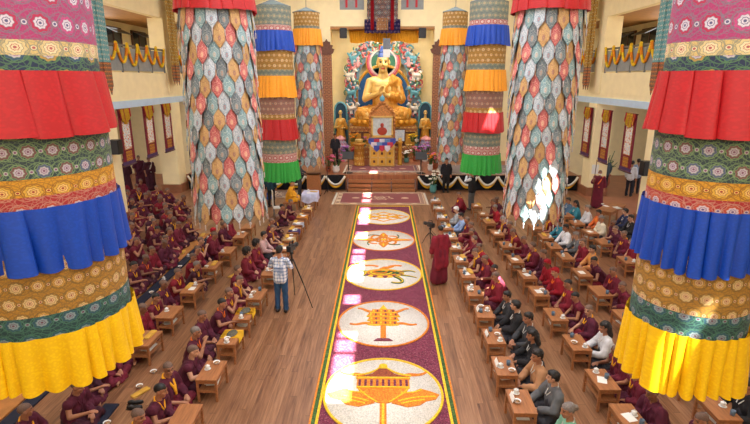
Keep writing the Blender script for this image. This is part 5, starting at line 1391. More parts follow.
# coloured runners over the far tables of the first left row
for k, (y, c, nm) in enumerate(((15.82, (216, 190, 140), 'sand'), (16.75, (96, 80, 140), 'violet'), (17.6, (206, 206, 216), 'pale grey'), (18.6, (232, 160, 60), 'orange'), (19.8, (240, 200, 130), 'pale orange'))):
    copy_tree(PROTO['cloth'], (-3.12, y-.1, .4515), 0, f'{nm} cloth over the {ORD[8+k]} table, first row left of carpet', 'cloths over the far tables', {'table_cloth': cloth(nm.replace(' ', '_')+'_cloth', c)})
for k, (y, c, nm) in enumerate(((16.1, (226, 226, 230), 'white'), (17.2, (150, 170, 200), 'blue'), (18.5, (232, 232, 232), 'white'), (19.9, (220, 214, 200), 'cream'), (21.2, (230, 230, 232), 'white'))):
    copy_tree(PROTO['cloth'], (2.28, y+.08, .4515), 0, f'{nm} cloth over the {ORD[9+k]} table, first row right of carpet', 'cloths over the far tables', {'table_cloth': cloth('far_'+nm+'_cloth', c)})
# the tall cloth-covered table of the front seat and the cross table by the right pillars
t = thing('draped_table', 'table under a white and lilac cloth before the person in yellow', 'table', (-3.24, 21.55, 0))
bm = BM(); box(bm, -.32, .32, -.42, .42, .68, .71); obj('tabletop', bm, TABLEWOOD, t)
for sx in (-1, 1):
    for sy in (-1, 1): bm = BM(); box(bm, sx*.27-.025, sx*.27+.025, sy*.37-.025, sy*.37+.025, 0, .68); obj('leg', bm, TABLEWOOD, t)
bm = BM(); n = 40; R0 = []; R1_ = []; R2_ = []
for k in range(n):
    a = 2*PI*k/n; c, s_ = cos(a), sin(a); m = max(abs(c)/.34, abs(s_)/.44); x, y = c/m, s_/m; w = 1 + .05*sin(k*1.9)
    R0.append(bm.verts.new((x, y, .716))); R1_.append(bm.verts.new((x*1.02*w, y*1.02*w, .55))); R2_.append(bm.verts.new((x*1.06*w, y*1.06*w, .36 + .05*sin(k*.8))))
bm.faces.new(R0)
for A, B in ((R0, R1_), (R1_, R2_)):
    for k in range(n): bm.faces.new((A[k], B[k], B[(k+1) % n], A[(k+1) % n])).smooth = True
LILAC = cloth('lilac_white_cloth', (196, 200, 228), .8)
tc = obj('tablecloth', bm, LILAC); tc.location = (-3.24, 21.55, .0); tag(tc, 'white and lilac cloth draped over the tall table by the lectern', 'tablecloth')
place('paper', -3.3, 21.4, .718, .2, 'on the lilac draped table by the lectern'); place('book', -3.1, 21.65, .718, 1.2, 'on the lilac draped table by the lectern'); place('cup', -3.35, 21.75, .718, 0, 'on the lilac draped table by the lectern')
t = thing('long_table', 'long low wooden table set crosswise by the right pillars', 'table', (9.15, 19.6, 0), -.75)
bm = BM(); box(bm, -.3, .3, -.85, .85, .56, .6); obj('tabletop', bm, TABLEWOOD, t)
for sx in (-1, 1):
    for sy in (-1, 0, 1): bm = BM(); box(bm, sx*.25-.025, sx*.25+.025, sy*.78-.025, sy*.78+.025, 0, .56); obj('leg', bm, TABLEWOOD, t)
bm = BM(); box(bm, -.26, .26, -.8, .8, .44, .56); bmesh.ops.delete(bm, geom=[f for f in bm.faces if abs(f.normal.z) > .5], context='FACES_ONLY'); bmesh.ops.solidify(bm, geom=bm.faces[:], thickness=.02); obj('apron', bm, TABLEWOOD, t)
place('paper', 9.0, 19.75, .601, .4, 'at the near end of the long crosswise table'); place('stack', 9.3, 19.4, .601, .2, 'on the long crosswise table'); place('bowl', 8.95, 19.95, .601, 0, 'on the long crosswise table by the right pillars')
# cups and books set on the navy runner
for k in range(9):
    y = 9.4 + .95*k; place(['cup', 'bowl'][k % 2], -6.22 + .08*sin(k*3), y, .0355, k, f'on the navy floor runner, {ORD[k]} along it')
    if k % 2 == 0: place('book', -6.62, y+.4, .0355, .15, f'at the edge of the ochre runner, {ORD[k//2]} along it')
for k, (x, y) in enumerate(((-4.55, 8.12), (-4.6, 7.08), (-4.5, 8.6))): place('bowl', x, y, 0, 0, f'on the floor beside the left yellow hem, {ORD[k]} of three')
place('book', -4.45, 7.95, 0, -.5, 'on the floor beside the left yellow hem'); place('book', -4.4, 13.6, 0, -.4, 'on bare floor between first and second row left')
place('bowl', -4.25, 13.9, 0, 0, 'on bare floor between first and second row left')
# shoes left on the floor
SHOE = simple('black_leather', (28, 26, 28), .4, .2, 12)
bm = fuse([('c', (-.09, 0, .035), (.06, 0, .03), .034, .036), ('c', (.06, 0, .03), (.11, .004, .026), .038, .028), ('c', (-.09, 0, .05), (-.05, 0, .055), .034, .034)], .011, 1, None)
s0 = obj('shoe', bm, SHOE)
bm = BM(); prism(bm, [(.14*cos(a), .045*sin(a)*(1+.2*cos(a))) for a in (2*PI*k/16 for k in range(16))], 0, .012); obj('sole', bm, BLACK, s0)
SH = [(3.12, 8.05, 'beside the second nearest table, second row right of carpet', 1), (3.13, 7.9, '', 0)]
spots = []
for k, (x, y, rz, w) in enumerate([(3.15, 8.02, 1.5, 'black shoe alone on the floor between first and second rows right of carpet'),
    (4.2, 8.72, .4, 'left black shoe under the third nearest table, second row right of carpet'), (4.22, 8.85, .3, 'right black shoe under the third nearest table, second row right of carpet'),
    (4.2, 9.75, .3, 'left black shoe of the pair under the fourth nearest table, second row right'), (4.2, 9.88, .3, 'right black shoe of the pair under the fourth nearest table, second row right'),
    (-4.35, 7.5, .2, 'black shoe on the floor behind the nearest monks, first row left of carpet'), (-4.4, 7.64, .3, 'second black shoe on the floor behind the nearest monks, first row left')]):
    if k == 0: s0.location = (x, y, 0); s0.rotation_euler = (0, 0, rz); tag(s0, w, 'shoe', 'shoes left on the floor')
    else: copy_tree(s0, (x, y, 0), rz, w, 'shoes left on the floor')
# ---------------------------------------------------------------- seated figures
PLUM = cloth('plum_robe', (84, 20, 46)); MAR = cloth('maroon_robe', (106, 20, 44)); CRIM = cloth('crimson_robe', (126, 18, 40)); SCAR = cloth('scarlet_robe', (160, 20, 40)); WINE = cloth('wine_robe', (64, 18, 38))
GOLDCL = cloth('golden_cloth', (238, 170, 34)); SAFF = cloth('saffron_cloth', (226, 110, 30))
COLORS = {'plum': PLUM, 'maroon': MAR, 'crimson': CRIM, 'scarlet': SCAR, 'wine': WINE}
SKINS = [SKIN, SKIN_L, SKIN_D]
STASH = []
def stash(o): STASH.append(o); return o
def monk_proto(p, arms, seed, drape=True, wide=False, hat=None, bare=True):
    o = obj('person', p.body(), [SKIN, EYE, LIP]); tag(o, None, 'person')
    obj('hair', hair_bm(p.F, 'shaved'), STUB, o) if not hat else obj('cap', hair_bm(p.F, 'short'), hat, o)
    obj('lower_robe', p.skirt(seed), MAR, o); obj('shawl', wrap(p, arms, seed+3, .016, drape), PLUM, o); obj('collar', collar(p, wide), GOLDCL, o)
    return stash(o)
def lay_proto(p, hair, seed, hairm=BLACKHAIR, lanyard=False, short=False):
    o = obj('person', p.body(), [SKIN_L, EYE, LIP]); tag(o, None, 'person')
    obj('hair', hair_bm(p.F, hair), hairm, o); obj('trousers', p.skirt(seed), simple('dark_trousers', (44, 44, 52), .85), o)
    obj('jacket', fuse(p.torso(.018, 'RL', .06, short), .015, 2, folds(.012, 9, 12, 8, seed)), simple('dark_jacket', (36, 38, 44), .8), o)
    c = collar(p, False, True); obj('shirt_collar', c, simple('pale_shirt', (210, 208, 204), .8), o)
    return stash(o)
M = {
 'lap': (monk_proto(Pose(.12, .0, .22), 'L', 1.1), 'hands in lap'),
 'reach': (monk_proto(Pose(.3, .1, .2, ((.2, -.27, .36), (.45, -.16, .40)), ((.12, .27, .3), (.3, .08, .22))), 'L', 2.3), 'reaching forward'),
 'wrapped': (monk_proto(Pose(.16, -.2, .3), 'RL', 3.7), 'wrapped in shawl'),
 'sip': (monk_proto(Pose(.16, .0, .1, ((.26, -.26, .38), (.30, -.06, .60)), ((.1, .27, .3), (.3, .08, .2)), .9), 'L', 4.9), 'raising one hand'),
 'lean': (monk_proto(Pose(.42, .0, .35, ((.24, -.28, .28), (.44, -.08, .2)), ((.24, .28, .28), (.44, .1, .2))), '', 6.1, True, True), 'leaning forward'),
 'left': (monk_proto(Pose(.1, .65, .1, ((.12, -.27, .3), (.34, -.14, .24)), ((.1, .27, .3), (.3, .1, .22))), 'L', 7.7), 'head turned aside'),
 'right': (monk_proto(Pose(.1, -.65, .1, ((.12, -.27, .3), (.34, -.14, .24)), ((.1, .27, .3), (.3, .1, .22))), 'L', 8.9, True, True), 'head turned aside'),
 'cap': (monk_proto(Pose(.22, .0, .2), 'RL', 9.3, True, False, cloth('red_wool', (176, 20, 40))), 'wearing a red cap')}
LAY = {
 'short': (lay_proto(Pose(.1, .1, .1, ((.14, -.28, .32), (.34, -.1, .24)), ((.14, .28, .32), (.34, .1, .24)), .6, .3), 'short', 1.7), ''),
 'turn': (lay_proto(Pose(.06, -.4, .05, ((.14, -.28, .32), (.36, -.2, .2)), ((.14, .28, .32), (.34, .1, .24)), .6, .3), 'short', 5.2), ''),
 'stoop': (lay_proto(Pose(.34, .1, .3, ((.26, -.28, .30), (.44, -.1, .24)), ((.26, .28, .30), (.44, .1, .24)), .6, .3), 'short', 8.2), ''),
 'long': (lay_proto(Pose(.14, .05, .15, ((.16, -.26, .32), (.4, -.1, .28)), ((.16, .26, .32), (.36, .1, .24))), 'long', 2.2), ''),
 'bun': (lay_proto(Pose(.12, .2, .1), 'bun', 3.3), ''),
 'curly': (lay_proto(Pose(.1, .1, .1), 'curly', 4.4), '')}
USED = set()
def seat(row_lab, proto, x, y, rz, z=0., over=None, k=1.):
    if proto.name not in USED:
        USED.add(proto.name); KIDS[proto.name] = [(c, kids(c)) for c in kids(proto)]
        # the first of each kind is the prototype's copy too, so that the prototype itself can be dropped at the end
    o = copy_tree(proto, (x, y, z), rz, row_lab, None, over, (k, k, k)); return o
def col_cloth(name, rgb): return cloth(name, rgb)
rq = random.Random(21)
ROWS = {
 'L1': [(-3.6, 6.29), (-3.64, 6.92), (-3.66, 7.52), (-3.56, 8.12), (-3.69, 8.82), (-3.8, 9.55), (-3.66, 10.14), (-3.61, 10.75), (-3.73, 11.58), (-3.8, 12.24), (-3.86, 13.43), (-3.81, 14.29), (-3.79, 15.17), (-3.87, 16.09), (-3.9, 16.75), (-3.93, 17.35), (-3.97, 18.87), (-3.85, 19.7)],
 'L2': [(-5.4, 5.75), (-5.37, 6.42), (-5.05, 7.05), (-5.25, 7.7), (-5.2, 8.35), (-5.25, 9.05), (-5.24, 9.88), (-5.29, 10.5), (-5.33, 11.2), (-5.35, 11.9), (-5.08, 12.5), (-5.33, 13.1), (-5.42, 13.75), (-5.6, 14.45), (-5.36, 15.01), (-5.62, 15.6), (-5.42, 16.2), (-5.4, 16.9)],
 'L3': [(-6.8, 8.6), (-6.75, 9.2), (-6.7, 9.85), (-6.7, 10.5), (-6.72, 11.15), (-6.68, 11.75), (-6.7, 12.35), (-6.67, 12.97), (-6.69, 13.6), (-6.6, 14.2), (-6.76, 14.71), (-6.9, 15.33), (-6.94, 16.1), (-6.92, 16.84)],
 'L4': [(-8.4, 12.9), (-8.35, 13.5), (-8.3, 14.15), (-8.35, 14.85), (-8.35, 15.5), (-8.52, 16.1), (-8.07, 16.6), (-8.35, 17.2), (-7.95, 17.65), (-8.33, 18.25), (-8.55, 18.85), (-8.29, 19.45), (-8.48, 20.3), (-9.3, 17.4), (-9.2, 16.5), (-7.65, 13.2), (-7.6, 14.5), (-7.7, 15.9), (-7.65, 12.2), (-7.6, 17.0)],
 'L5': [(-9.68, 18.5), (-9.69, 19.3), (-9.3, 19.9), (-9.56, 20.5), (-10.2, 19.55), (-10.2, 20.6), (-10.75, 20.15), (-11.7, 23.5), (-11.5, 22.63), (-11.11, 21.09), (-10.26, 21.2), (-12.15, 22.45), (-11.0, 21.9), (-10.3, 22.1), (-11.9, 21.6), (-12.5, 21.9), (-12.4, 23.2), (-9.5, 21.4)],
 'R1': [(2.77, 6.5), (2.81, 7.4), (2.75, 8.02), (2.9, 8.8), (3.0, 9.5), (2.87, 10.1), (2.84, 10.7), (2.84, 11.75), (3.02, 12.43), (2.83, 13.06), (2.81, 13.68), (3.01, 14.25), (2.82, 14.85), (2.86, 15.5), (3.07, 16.34), (2.96, 16.98), (2.93, 17.6), (2.89, 18.56), (3.26, 20.95)],
 'R2': [(4.65, 6.35), (4.3, 7.0), (4.4, 7.65), (4.4, 8.35), (4.43, 9.12), (4.43, 9.98), (4.59, 10.75), (4.48, 11.35), (4.5, 12.2), (4.5, 12.85), (4.57, 13.5), (4.42, 14.15), (4.46, 14.92), (4.37, 15.61), (4.4, 16.4), (4.4, 17.2), (4.4, 18.0), (4.4, 18.8), (4.4, 19.6), (4.75, 20.1)],
 'R3': [(5.87, 7.2), (6.4, 8.2), (5.95, 9.2), (5.95, 10.2), (5.89, 11.37), (5.97, 12.22), (5.96, 13.06), (6.08, 13.9), (6.05, 14.55), (6.28, 15.4), (6.07, 16.1), (6.1, 16.8), (6.1, 17.5)],
 'R4': [(7.75, 9.4), (7.75, 10.1), (7.7, 11.0), (7.7, 12.0), (7.7, 13.0), (7.7, 13.9), (7.62, 14.7), (7.67, 15.34), (7.78, 16.0), (7.88, 16.6), (7.75, 17.3), (7.94, 18.0), (7.83, 18.75), (7.64, 19.4), (7.58, 20.11)],
 'R5': [(9.1, 10.8), (9.2, 12.0), (9.2, 13.0), (8.9, 14.6), (8.8, 15.5), (8.9, 16.5), (8.8, 17.3), (9.0, 18.2)]}
# people in everyday clothes: (row, index) -> (figure, jacket name, jacket colour, hair name, hair material)
DK, GR = BLACKHAIR, GREYHAIR
SPEC = {
 ('L1', 10): ('curly', 'maroon', (120, 24, 44), 'curly black hair', DK), ('L1', 11): ('curly', 'maroon', (110, 22, 42), 'bushy hair', DK), ('L1', 12): ('short', 'pale pink', (196, 160, 160), 'short hair', DK),
 ('R1', 0): ('bun', 'pale green', (126, 186, 160), 'tied grey hair', GR), ('R1', 1): ('turn', 'grey', (98, 100, 104), 'short black hair', DK), ('R1', 2): ('short', 'tan and navy', (176, 130, 92), 'black hair', DK), ('R1', 3): ('long', 'black', (26, 26, 30), 'long black hair', DK),
 ('R1', 4): ('short', 'black and white', (60, 62, 66), 'short hair', DK), ('R1', 5): ('turn', 'black', (30, 32, 38), 'dark hair', DK), ('R1', 6): ('short', 'dark charcoal', (44, 44, 48), 'short hair', DK), ('R1', 16): ('stoop', 'light blue', (150, 176, 220), 'dark hair', DK), ('R1', 17): ('stoop', 'pale grey', (168, 172, 176), 'white cap', WHITECLOTH),
 ('R2', 4): ('long', 'white', (210, 212, 216), 'long black hair', DK),
 ('R3', 0): ('turn', 'black', (32, 34, 42), 'blue lanyard', DK), ('R3', 1): ('short', 'grey blue', (130, 146, 170), 'dark hair', DK), ('R3', 7): ('short', 'saffron', (216, 150, 90), 'dark hair', DK), ('R3', 9): ('stoop', 'grey', (110, 114, 118), 'grey cap', GR), ('R3', 10): ('short', 'white and black', (226, 228, 234), 'black hair', DK), ('R3', 11): ('turn', 'teal', (50, 130, 150), 'dark hair', DK),
 ('R4', 0): ('turn', 'white', (226, 226, 226), 'dark hair', DK), ('R4', 1): ('short', 'blue', (110, 140, 180), 'black hair', DK), ('R4', 11): ('short', 'orange', (220, 110, 50), 'dark hair', DK), ('R4', 12): ('bun', 'white', (228, 230, 236), 'tied grey hair', GR), ('R4', 13): ('long', 'teal', (30, 120, 130), 'long black hair', DK), ('R4', 14): ('short', 'steel blue', (80, 110, 140), 'black hair', DK), ('R4', 10): ('bun', 'cream', (224, 214, 190), 'grey hair', GR),
 ('R5', 1): ('turn', 'white', (226, 226, 230), 'black hair', DK), ('R5', 3): ('short', 'blue', (90, 120, 190), 'white cap', WHITECLOTH), ('R5', 4): ('long', 'light blue', (150, 180, 220), 'dark hair', DK), ('R5', 5): ('bun', 'olive', (120, 130, 60), 'dark hair', DK), ('R5', 6): ('short', 'black', (34, 34, 40), 'dark hair', DK), ('R5', 7): ('turn', 'navy', (40, 46, 80), 'dark hair', DK)}
FIX = {('R2', 9): ('cap', 'scarlet'), ('R2', 8): ('cap', 'scarlet'), ('R2', 5): ('left', 'plum'), ('R2', 6): ('lean', 'maroon'), ('R2', 3): ('reach', 'maroon'), ('R2', 2): ('reach', 'maroon'), ('R2', 1): ('wrapped', 'plum'), ('R2', 0): ('lap', 'plum'),
       ('L1', 0): ('lap', 'maroon'), ('L1', 1): ('reach', 'plum'), ('L1', 2): ('right', 'plum'), ('L1', 3): ('reach', 'plum'), ('L1', 4): ('sip', 'plum'), ('L1', 5): ('lap', 'plum'), ('L1', 6): ('reach', 'plum'), ('L1', 7): ('sip', 'maroon'), ('L1', 8): ('lean', 'maroon'), ('L1', 9): ('left', 'maroon'),
       ('L2', 2): ('reach', 'plum'), ('L2', 1): ('left', 'plum'), ('L2', 15): ('cap', 'crimson'), ('R1', 11): ('lean', 'scarlet'), ('R1', 18): ('wrapped', 'crimson')}
POSEW = {'L': ['lap', 'reach', 'wrapped', 'lap', 'sip', 'lean', 'left', 'reach'], 'R': ['wrapped', 'reach', 'lap', 'right', 'reach', 'lean', 'wrapped', 'lap']}
COLW = {'L': ['plum', 'plum', 'maroon', 'wine', 'maroon', 'crimson'], 'R': ['crimson', 'maroon', 'crimson', 'plum', 'maroon', 'maroon', 'scarlet']}
tops = ['plum', 'maroon', 'crimson']
for row, pts in ROWS.items():
    sd = row[0]; s = 1 if sd == 'L' else -1
    for k, (hx, hy) in enumerate(sorted(pts, key=lambda p: p[1])):
        rz = (0 if s > 0 else PI) + rq.uniform(-.12, .12)
        if row == 'L5': rz += rq.uniform(-.6, .1) - .5*(k > 6)
        kk = rq.uniform(.95, 1.03)
        x = hx - s*.11; y = hy - (s*.11*sin(rz if s > 0 else rz-PI))
        sk = SKINS[rq.choice((0, 0, 0, 1, 2))]
        if (row, k) in SPEC:
            pr, cn, rgb, hn, hm = SPEC[(row, k)]
            lab = f'person in {cn} with {hn}, {ORD[k]} in {ROWN[row]}'
            over = {'jacket': cloth('jacket_' + cn.replace(' ', '_'), rgb), 'hair': hm, 'person': SKIN_L if rq.random() < .6 else SKIN}
            if cn in ('maroon', 'saffron', 'orange'): over['shirt_collar'] = GOLDCL; over['trousers'] = MAR
            seat(lab, LAY[pr][0], x, y, rz, .0, over, kk); continue
        if (row, k) in FIX: pr, cn = FIX[(row, k)]
        else: pr = rq.choice(POSEW[sd]); cn = rq.choice(COLW[sd])
        lab = f'person in {cn} robe {M[pr][1]}, {ORD[k]} in {ROWN[row]}'
        over = {'shawl': COLORS[cn], 'person': sk, 'lower_robe': rq.choice((PLUM, MAR, MAR, WINE) if sd == 'L' else (MAR, CRIM, PLUM))}
        if rq.random() < .5: over['collar'] = rq.choice((SAFF, COLORS[cn], COLORS[cn], COLORS[cn]))
        if rq.random() < .2 and pr != 'cap': over['hair'] = rq.choice((GREYHAIR, BLACKHAIR))
        z = .036 if row == 'L3' else 0
        seat(lab, M[pr][0], x, y, rz, z, over, kk)
# person in yellow at the draped table
ch = thing('low_bench', 'low wooden seat under the person in yellow', 'seat', (-4.05, 21.4, 0))
bm = BM(); box(bm, -.33, .33, -.38, .38, .30, .36); obj('seat_board', bm, TABLEWOOD, ch)
for sx in (-1, 1):
    for sy in (-1, 1): bm = BM(); box(bm, sx*.28-.03, sx*.28+.03, sy*.33-.03, sy*.33+.03, 0, .30); obj('leg', bm, TABLEWOOD, ch)
seat('person in golden yellow robe seated at the lilac draped table beside the lectern', M['wrapped'][0], -4.12, 21.4, 0, .36, {'shawl': GOLDCL, 'lower_robe': GOLDCL, 'person': SKIN_L, 'hair': BLACKHAIR, 'collar': CRIM}, 1.05)
for d in list(STASH):
    for c in kids(d):
        for g in kids(c): bpy.data.objects.remove(g)
        bpy.data.objects.remove(c)
    bpy.data.objects.remove(d)

# ---------------------------------------------------------------- standing figures
PLAID = None
def plaid():
    m, nt, b = new_mat('blue_check_shirt', .8); x, y, z = sep(nt, coord(nt))
    base, st, dk = lin((226, 230, 238)), lin((120, 150, 196)), lin((70, 100, 150))
    gx = ((x*14).fract()-.5).abs().lt(.13).max(((y*14).fract()-.5).abs().lt(.13)); gz = ((z*12).fract()-.5).abs().lt(.13)
    c = mix(nt, gx*.7, base, st); c = mix(nt, gz*.7, c, st); c = mix(nt, gx*gz*.8, c, dk); nt.links.new(c, b.inputs['Base Color']); return m
def standing(x, y, z, rz, label, top, bottom, hair, right, left, robe=False, yaw=0., pitch=.1, skin=SKIN, k=1., vest=None, short=False, lean=.03, sash=None, mask=False, curl=.6, hairm=None, feet=None):
    hip = Vector((0, 0, .93)); ax = Vector((sin(lean), 0, cos(lean))); ch = hip + ax*.28; sh = hip + ax*.48; nk = hip + ax*.55; hc = nk + Vector((.03, 0, .145)); F = head_frame(hc, yaw, pitch)
    sR, sL = sh + Vector((0, -.175, -.02)), sh + Vector((0, .175, -.02)); eR, wR, eL, wL = (Vector(p) for p in (*right, *left))
    kR, kL, aR, aL = Vector((.03, -.10, .50)), Vector((.03, .10, .50)), Vector((-.01, -.105, .09)), Vector((-.01, .105, .09))
    p = [('c', hip, ch, .11, .10), ('c', ch, nk, .09, .058), ('c', nk, hc - Vector((.02, 0, .05)), .056, .05), ('c', sR, sL, .05, .05),
         ('c', sR, eR, .05, .041), ('c', eR, wR, .041, .027), ('c', sL, eL, .05, .041), ('c', eL, wL, .041, .027),
         ('c', hip + Vector((0, -.08, -.02)), kR, .08, .055), ('c', kR, aR, .052, .038), ('c', hip + Vector((0, .08, -.02)), kL, .08, .055), ('c', kL, aL, .052, .038)]
    for a in (aR, aL): p += [('c', a + Vector((-.03, 0, -.045)), a + Vector((.14, 0, -.05)), .042, .036)]
    p += head_prims(F) + hand_prims(wR, wR-eR, 1, curl=curl) + hand_prims(wL, wL-eL, -1, curl=curl)
    bm = fuse(p, .010, 1); paint_head(bm, F)
    o = obj('person', bm, [skin, EYE, LIP]); tag(o, label, 'person'); o.location = (x, y, z); o.rotation_euler = (0, 0, rz); o.scale = (k, k, k)
    if hair: obj('hair', hair_bm(F, hair), hairm or (STUB if hair == 'shaved' else BLACKHAIR), o)
    if robe:
        q = [('c', hip + Vector((0, -.06, .1)), (0.02, -.1, .16), .14, .17), ('c', hip + Vector((0, .06, .1)), (.02, .1, .16), .14, .17), ('c', (.06, 0, .8), (.06, 0, .14), .13, .16)]
        obj('lower_robe', fuse(q, .018, 2, folds(.025, 9, 9, 1.6, x)), bottom, o)
    else:
        q = [('c', hip + Vector((0, -.05, -.03)), hip + Vector((0, .05, -.03)), .115, .115), ('c', hip + Vector((0, -.085, -.03)), kR, .10, .075), ('c', kR, aR + Vector((0, 0, .0)), .075, .062), ('c', hip + Vector((0, .085, -.03)), kL, .10, .075), ('c', kL, aL + Vector((0, 0, 0)), .075, .062)]
        obj('trousers', fuse(q, .016, 2, folds(.012, 10, 10, 7, x)), bottom, o)
    q = [('c', hip + Vector((0, .055, -.04)), ch + Vector((0, .06, 0)), .132, .125), ('c', hip + Vector((0, -.055, -.04)), ch + Vector((0, -.06, 0)), .132, .125), ('c', ch + Vector((0, .05, 0)), sh + Vector((0, .07, -.01)), .115, .08), ('c', ch + Vector((0, -.05, 0)), sh + Vector((0, -.07, -.01)), .115, .08), ('c', sR, sL, .07, .07)]
    if robe: q += [('c', sL, eL, .085, .09), ('c', eL, eL.lerp(wL, .6), .09, .08), ('c', sL + Vector((-.06, 0, 0)), (-.12, .14, .55), .07, .09), ('c', sR + Vector((-.04, 0, .02)), (-.12, -.12, .6), .08, .08), ('c', sh, (-.10, 0, .6), .1, .1), ('c', (.08, -.1, 1.0), (.02, .16, 1.38), .1, .08), ('c', sR, eR, .08, .085)]
    else:
        q += [('c', sR, eR, .068, .06), ('c', sL, eL, .068, .06)]
        if not short: q += [('c', eR, eR.lerp(wR, .85), .058, .044), ('c', eL, eL.lerp(wL, .85), .058, .044)]
    obj('shawl' if robe else 'shirt', fuse(q, .016, 2, folds(.016 if robe else .010, 7, 10, 5, y)), top, o)
    if vest: obj('vest', fuse([(a[0], a[1], a[2], a[3]+.014, a[4]+.014) for a in q[:4]], .016, 2, folds(.006, 9, 9, 9, y)), vest, o)
    if sash: obj('sash', fuse([('c', (.13, -.12, 1.0), (.13, .03, 1.24), .03, .03), ('c', (.13, .03, 1.24), (.03, .15, 1.45), .03, .03), ('c', (.13, -.12, 1.02), (.12, .08, .96), .028, .028)], .012, 1), sash, o)
    if not robe or feet:
        bm = fuse([c for a in (aR, aL) for c in (('c', a + Vector((-.035, 0, -.035)), a + Vector((.15, 0, -.042)), .052, .044),)], .012, 1, None)
        for v_ in bm.verts: v_.co.z = max(v_.co.z, .0)
        obj('shoes', bm, SHOE, o)
    if mask: obj('face_mask', fuse([('e', hc + Vector((.06, 0, -.055)), (.05, .06, .045), F.to_3x3())], .01, 1), PAPER, o)
    return o
C = cloth
HANG = (((-.02, -.25, 1.15), (.06, -.24, .90)), ((-.02, .25, 1.15), (.06, .24, .90)))
standing(-2.5, 11.3, 0, PI/2-.1, 'person in blue check shirt and jeans standing with back turned at a camera tripod', plaid(), C('blue_jeans', (40, 78, 120)), 'short', ((.05, -.27, 1.2), (.3, -.14, 1.26)), ((.05, .27, 1.2), (.2, .15, 1.06)), short=True, k=.98)
standing(1.58, 13.1, 0, PI*.62, 'person in crimson robe standing beside the flower carpet, back to the camera', CRIM, MAR, 'shaved', *HANG, robe=True, hairm=BLACKHAIR, k=.98, feet=True)
standing(3.85, 21.3, 0, PI*.75, 'person in black vest and grey trousers raising a small camera by the first rows right', C('white_shirt', (214, 220, 228)), C('grey_trousers', (98, 100, 102)), 'short', ((.2, -.24, 1.3), (.25, -.05, 1.5)), ((.2, .24, 1.3), (.25, .08, 1.5)), vest=C('black_vest', (24, 26, 32)), k=1.0)
standing(3.15, 24.85, 0, -PI*.5, 'person in black standing before the swagged drape, right of the teal flower pot', C('black_coat', (26, 26, 32)), C('black_trousers', (22, 22, 26)), 'short', *HANG)
standing(-2.78, 28.7, PZ, -PI*.45, 'person in dark suit standing on the platform left of the golden throne', C('dark_suit', (30, 32, 42)), C('black_trousers', (22, 22, 26)), 'short', *HANG, k=1.0)
standing(-4.13, 24.0, 0, -.1, 'person in dark grey suit standing at the wooden lectern', C('grey_suit', (66, 68, 74)), C('grey_suit_trousers', (58, 60, 66)), 'short', ((.08, -.26, 1.2), (.32, -.16, 1.12)), ((.08, .26, 1.2), (.32, .16, 1.12)), k=1.0)
standing(-5.0, 21.6, 0, PI*.4, 'person in dark teal coat standing under the green hem of the left striped banner', C('teal_coat', (30, 66, 84)), C('black_trousers', (22, 22, 26)), 'short', *HANG)
standing(9.5, 21.8, 0, -PI*.6, 'person in maroon robe with orange sash and face mask holding a long staff', MAR, MAR, 'shaved', ((.18, -.27, 1.2), (.3, -.26, 1.34)), HANG[1], robe=True, sash=C('orange_sash', (228, 110, 50)), mask=True, k=.98, feet=True)
t = thing('wooden_staff', 'tall thin wooden staff held upright by the masked person in maroon', 'staff', (9.5 + .36*cos(-PI*.6) + .27*sin(-PI*.6), 21.8 + .36*sin(-PI*.6) - .27*cos(-PI*.6), 0))
bm = BM(); cone(bm, (0, 0, 0), (.06, 0, 2.15), .018, .018, 8); obj('shaft', bm, TIMBER, t)
bm = BM(); ball(bm, (.06, 0, 2.18), (.035, .035, .05), 8); obj('knob', bm, GOLD, t)
standing(9.35, 25.9, 0, -PI*.55, 'person in dark suit standing in front of the right gallery pillar', C('dark_suit', (30, 32, 42)), C('black_trousers', (22, 22, 26)), 'short', *HANG)
standing(11.3, 25.3, 0, PI*.5, 'person in slate blue shirt standing back turned beside the palm', C('slate_shirt', (70, 88, 104)), C('dark_trousers2', (40, 44, 56)), 'short', *HANG)
standing(12.0, 24.1, 0, PI*.25, 'person in white shirt and dark trousers walking under the right gallery', C('white_shirt', (214, 220, 228)), C('navy_trousers', (30, 34, 50)), 'short', *HANG)
standing(12.6, 24.7, 0, PI*.4, 'person in pale blue shirt standing behind the one in white under the right gallery', C('pale_blue_shirt', (150, 170, 200)), C('dark_trousers2', (40, 44, 56)), 'short', *HANG)
standing(-11.95, 25.0, 0, -.7, 'person in wine robe with white scarf standing by the left gallery wall', WINE, WINE, 'shaved', *HANG, robe=True, sash=C('white_scarf', (220, 214, 208)), feet=True)
standing(-12.7, 25.5, 0, -.9, 'person in plum robe standing behind the white-scarfed one, left gallery', PLUM, PLUM, 'shaved', *HANG, robe=True, feet=True)
standing(-12.9, 24.4, 0, -.9, 'person in wine robe standing in shade under the first left scroll painting', WINE, WINE, 'shaved', *HANG, robe=True, feet=True)
